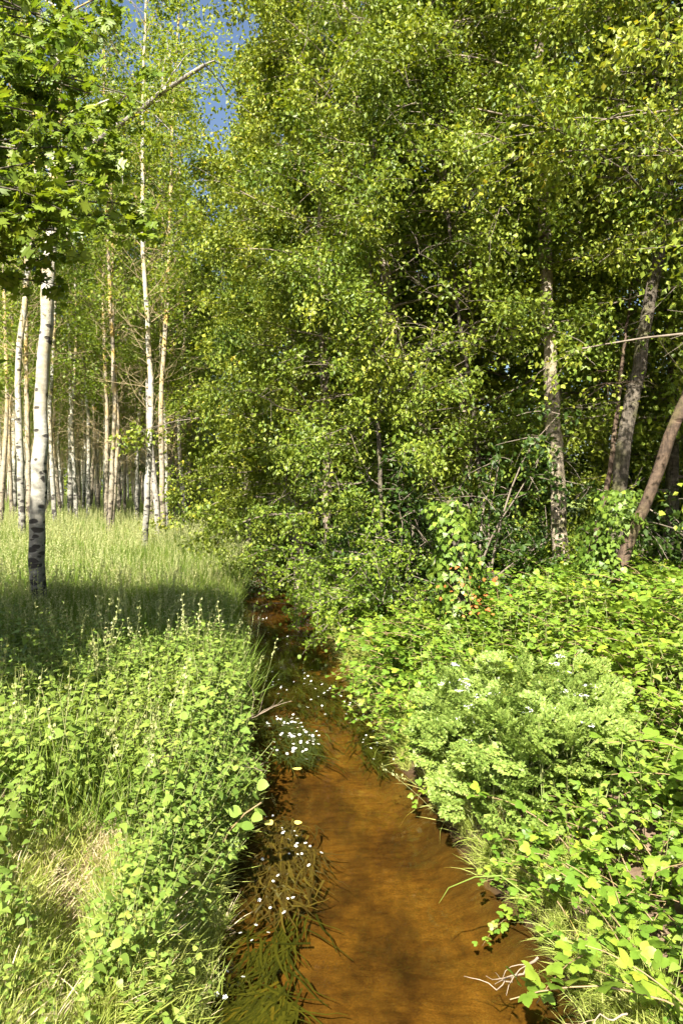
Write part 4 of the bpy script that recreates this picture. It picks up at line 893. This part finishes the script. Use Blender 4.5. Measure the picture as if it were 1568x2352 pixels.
def weed_patch(label, outline, nst, nfl, seed, z=.0, flow=(-.35, -1), mat_='weed', len_=.5, group='water weed beds in the stream', fz=1.0):
    """outline: list of picture points on the water"""
    pts = np.array([px(x, y, CAM_Z * 1568 / (y - 1120))[:2] for x, y in outline]); c = pts.mean(0); g = rg(seed)
    lo, hi = pts.min(0), pts.max(0)
    def inside(q):
        r_ = np.zeros(len(q), bool); j = len(pts) - 1
        for i in range(len(pts)):
            xi, yi = pts[i]; xj, yj = pts[j]
            r_ ^= ((yi > q[:, 1]) != (yj > q[:, 1])) & (q[:, 0] < (xj - xi) * (q[:, 1] - yi) / (yj - yi + 1e-9) + xi); j = i
        return r_
    def sample(n):
        q = g.uniform(lo, hi, (n * 6, 2)); q = q[inside(q)][:n]; return q + g.normal(0, .07, q.shape)
    root = obj('water_crowfoot', None, None, label, 'water weed', group, loc=(c[0], c[1], 0))
    q = sample(nst); n = len(q); B = np.concatenate([q - c, np.full((n, 1), -.03)], 1); fl = nrm(np.array([*flow, 0.]))
    D = nrm(fl + g.normal(0, .5, (n, 3)) * (1, 1, .12)); P = polyline(g, B, D, len_ * g.uniform(.3, 1.0, n), 6, np.zeros(n), .16); P[..., 2] = -.02 + .018 * g.rand(n)[:, None] + .003 * g.normal(0, 1, P.shape[:2]) + z
    side = nrm(np.cross(D, (0, 0, 1.))); w = .009 * g.uniform(.5, 1.3, n)[:, None] * np.linspace(1, .3, 6)[None]
    V = np.stack([P - side[:, None] * w[..., None], P + side[:, None] * w[..., None]], 2).reshape(-1, 3); i = (np.arange(n)[:, None] * 12 + np.arange(5)[None] * 2).ravel()
    G = Geo(); G.add(V, np.stack([i, i + 1, i + 3, i + 2], 1), 0, np.repeat(g.rand(n), 12)); obj('strands', G.mesh('strands', [mat_]), root, kind='stuff')
    for p in sample(nfl): obj('flower', FM, root, loc=(p[0] - c[0], p[1] - c[1], .015), rot=(g.normal(0, .3), g.normal(0, .3), g.rand() * 6), scale=float(g.uniform(.009, .016) * fz))
    return root
weed_patch('green weed raft topped with many white crowfoot flowers, off the left bank', [(612, 1648), (660, 1640), (728, 1690), (722, 1745), (640, 1745), (625, 1700)], 420, 75, 71, .008, (.3, -1), fz=1.25, mat_='weed')
weed_patch('belt of dark weed across the stream with scattered white flowers', [(596, 1500), (700, 1540), (800, 1580), (850, 1650), (790, 1662), (700, 1630), (600, 1610)], 800, 60, 72, .0, (.5, -1), fz=1.2)
weed_patch('brown weed mat with small flowers beside the near left bank', [(612, 1880), (680, 1880), (728, 1950), (715, 2010), (650, 2100), (600, 2090)], 380, 30, 73, .0, (.2, -1), mat_='brown_weed', len_=.35)
weed_patch('dark green weed trailing along the foot of the left bank', [(570, 2130), (700, 2060), (690, 2130), (600, 2260), (520, 2352), (440, 2352)], 150, 8, 74, -.05, (-.2, -1), len_=.5)
weed_patch('small submerged weed tongue low in the stream', [(590, 2270), (660, 2265), (640, 2310), (560, 2352), (540, 2352)], 260, 0, 75, -.03, (-.5, -1))
weed_patch('faint weed bed in the shaded far water', [(590, 1410), (660, 1460), (680, 1490), (600, 1490)], 300, 22, 76, .0, (.2, -1), fz=1.3)
weed_patch('thin weed fringe along the right bank', [(810, 1640), (860, 1680), (900, 1740), (880, 1770), (830, 1690)], 260, 16, 77, .0, (.3, -1))
# floating leaves
lf_me = mk('floating_leaf', ROUND[0] * (1, 1, .3), ROUND[1], ['dead_leaf'])
for (x, y, s, lab) in ((691, 1771, .1, 'yellow dead leaf floating below the flowering weed raft'), (676, 1895, .07, 'small yellow leaf floating at the edge of the brown weed mat'), (860, 1700, .09, 'pale leaf floating near the right bank'), (612, 1890, .09, 'pale yellow leaf beside the left bank on the weed mat')):
    D = CAM_Z * 1568 / (y - 1120); p = px(x, y, D); obj('floating_leaf', lf_me, None, lab, 'leaf', 'fallen leaves on the water', loc=(p[0], D, .018), rot=(0, .1, 1.3 + x), scale=s)
# dead twigs
def twig(label, pts, r, seed, name='dead_branch', nside=5, m='deadwood', sl=.35):
    g = rg(seed); P = np.array(pts); b = P[0].copy(); P = P - b; tq = np.linspace(0, len(P) - 1, 9); k = np.minimum(tq.astype(int), len(P) - 2); f = (tq - k)[:, None]; L = (P[k] * (1 - f) + P[k + 1] * f)[None]
    L[0, 1:-1] += g.normal(0, .012, (7, 3))
    G = Geo(); V, F = tubes(L, r * np.linspace(1, .35, 9)[None], 6); G.add(V, F); Q = polyline(g, L[0, g.randint(2, 9, nside)], nrm(g.normal(0, .7, (nside, 3)) + nrm(P[-1:])), np.full(nside, sl), 5, np.full(nside, .2), .2)
    V, F = tubes(Q, np.full((nside, 1), r * .5) * np.linspace(1, .4, 5)[None], 4); G.add(V, F); obj(name, G.mesh(name, [m]), None, label, 'dead twig', loc=tuple(b))
twig('tangle of pale dead roots hanging from the left bank', [px(505, 1700, 7.2), px(540, 1665, 7.2), px(590, 1645, 7.2)], .008, 81, nside=9, sl=.4)
twig('dead twig poking out low on the left bank', [px(540, 1765, 6.0), px(600, 1764, 6.1)], .006, 82, nside=3, sl=.12)
twig('bare pale twig sticking out over the water at the lower right', [px(1235, 2200, 3.5), px(1180, 2240, 3.55), px(1140, 2275, 3.6)], .007, 83, nside=6, sl=.2)
twig('pale dead stem lying over the grass in the lower right corner', [px(1440, 2330, 3.1), px(1390, 2345, 3.1), px(1330, 2370, 3.1)], .005, 84, nside=2, sl=.15)
# single tufts
def tuft(label, x, y, z, me_args, seed, loc_rot=(0, 0, 0), name='grass_tuft', sc=1):
    o = obj(name, blades(rg(seed), **me_args), None, label, 'grass tuft', 'single grass tufts along the water', loc=(x, y, z), rot=loc_rot, scale=sc)
for i, (px_, py_, D, lab, n, H) in enumerate(((1300, 2290, 3.1, 'dense tuft of fine long grass at the lower right bank corner', 170, .55), (1240, 2240, 3.4, 'grass tuft drooping to the water at the lower right', 110, .5), (1390, 2340, 3.0, 'grass tuft in the lower right corner by a pale stem', 150, .5),
                                 (985, 1700, 6.4, 'seeding grass arching out from the right bank above the orange water', 22, .5), (1005, 1745, 6.1, 'sparse grass leaning out from the right bank under the umbellifers', 20, .5), (850, 1600, 7.9, 'grass tuft at the corner of the right bank', 50, .6),
                                 (520, 2030, 4.1, 'blue-green grass tuft hanging over the brown weed mat', 60, .3), (430, 2260, 3.2, 'straw-coloured grass hanging down the left bank', 110, .25))):
    p = list(px(px_, py_, D)); l_, r_ = banks(D); p[0] = min(p[0], float(l_) - .08) if px_ < 784 else max(p[0], float(r_) + .05); z = max(float(gz(p[0], D)), .05)
    kw = dict(mats=['turf', 'seed'], n=n, H=H, rad=.16 if n > 100 else .08, w=.0075, lean=.45, droop=1.7, seeds=2 if n < 60 else 0)
    if 'straw' in lab: kw['mats'] = ['straw', 'straw']
    tuft(lab, p[0], p[1], z, kw, 90 + i, (.0, -.7 if px_ > 784 else .6, 0) if D > 3.3 else (.2, -.2, 0))
# arching stalk
arc = np.array([px(1215, 2060, 3.9), px(1150, 2012, 3.95), px(1090, 2015, 4.0), px(1030, 2040, 4.05), px(1008, 2075, 4.05)]); b = arc[0].copy()
G = Geo(); V, F = tubes((arc - b)[None], np.array([[.005, .0045, .004, .003, .0012]]), 5); G.add(V, F, 0, .9); obj('arching_grass_stem', G.mesh('arching_grass_stem', ['grass']), None, 'single long grass stem arching out over the orange water', 'grass stem', loc=tuple(b))
# large-leaved shoot over the left water edge
b = np.array([float(banks(5.0)[0]) - .03, 5.0, 0]); b[2] = float(gz(b[0] - .03, b[1])); sh = obj('broad_leaved_shoot', None, None, 'leafy shoot with large smooth leaves leaning over the water from the left bank', 'wild plant', loc=tuple(b))
g = rg(95); P = np.array([[[-.1, 0, 0], [0, 0, .22], [.1, .02, .42], [.22, 0, .56], [.34, 0, .64]]]); G = Geo(); V, F = tubes(P, np.full((1, 5), .006), 6); G.add(V, F); obj('stem', G.mesh('stem', ['red_stem']), sh)
rl = [mk('broad_leaf', ROUND[0], ROUND[1], ['nettle'], tint=np.full(len(ROUND[0]), q)) for q in (.3, .65)]
for i in range(24):
    k = g.randint(1, 5); p = P[0, k] * .5 + P[0, k - 1] * .5 + g.normal(0, .05, 3); a = g.uniform(-1.5, 1.5); Yv = nrm(np.array([math.cos(a), math.sin(a), g.uniform(-.5, .2)])); Zv = nrm(np.array([.1, -.3, 1.]) + g.normal(0, .35, 3)); Xv = nrm(np.cross(Yv, Zv)); Zv = np.cross(Xv, Yv)
    o = obj('leaf', rl[i % 2], sh); o.matrix_basis = basis(p, Xv, Yv, Zv, g.uniform(.07, .1))
# buttercups and docks in the lower left corner
docks = [(330, 2300, 2.75, 'pale broad-leaved dock rosette at the bottom edge, left of centre'), (130, 2345, 2.75, 'broad-leaved dock rosette in the lower left corner')]
for i, (x, y, D, lab) in enumerate(docks):
    p = px(x, y, D); z = float(gz(p[0], D)); rt = obj('dock_plant', None, None, lab, 'wild plant', 'docks in the near grass', loc=(p[0], D, z)); g = rg(97 + i)
    for k in range(7):
        a = k * .9 + g.rand() * .4; e = g.uniform(.4, .9); Yv = np.array([math.cos(a) * math.cos(e), math.sin(a) * math.cos(e), math.sin(e)]); Zv = nrm(np.array([-math.cos(a) * math.sin(e), -math.sin(a) * math.sin(e), math.cos(e)])); Xv = nrm(np.cross(Yv, Zv))
        o = obj('leaf', rl[1], rt); o.matrix_basis = Matrix([[Xv[i_] * .11, Yv[i_] * .24, Zv[i_] * .15, (0, 0, .02)[i_]] for i_ in range(3)] + [[0, 0, 0, 1]])
g = rg(98); stG = Geo(); V, F = tubes(np.array([[[0, 0, -.3], [0, 0, -.1], [0, 0, 0]]]), np.full((1, 3), .0018), 4); stG.add(V, F); st_me = stG.mesh('stem', ['stem'])
for i, (x, y) in enumerate(((98, 2300), (104, 2318), (148, 2296), (362, 2312))):
    D = 2.75; p = px(x, y, D); z = float(gz(p[0], D)) + .3; rt = obj('buttercup', None, None, ('upper of two close yellow buttercups in the lower left corner', 'lower of two close yellow buttercups in the lower left corner', 'lone yellow buttercup right of the close pair at lower left', 'yellow buttercup beside the pale dock rosette at the bottom')[i], 'flower', 'buttercups in the near grass', loc=(p[0], D, z))
    obj('flower', FY, rt, scale=.013, rot=(.5, 0, 0)); obj('stem', st_me, rt)
#print('tris', sum(len(m.loop_triangles) if m.loop_triangles else sum(1 for _ in ()) for m in bpy.data.meshes), 'objects', len(S.objects), 'polys', sum(len(m.polygons) for m in bpy.data.meshes))
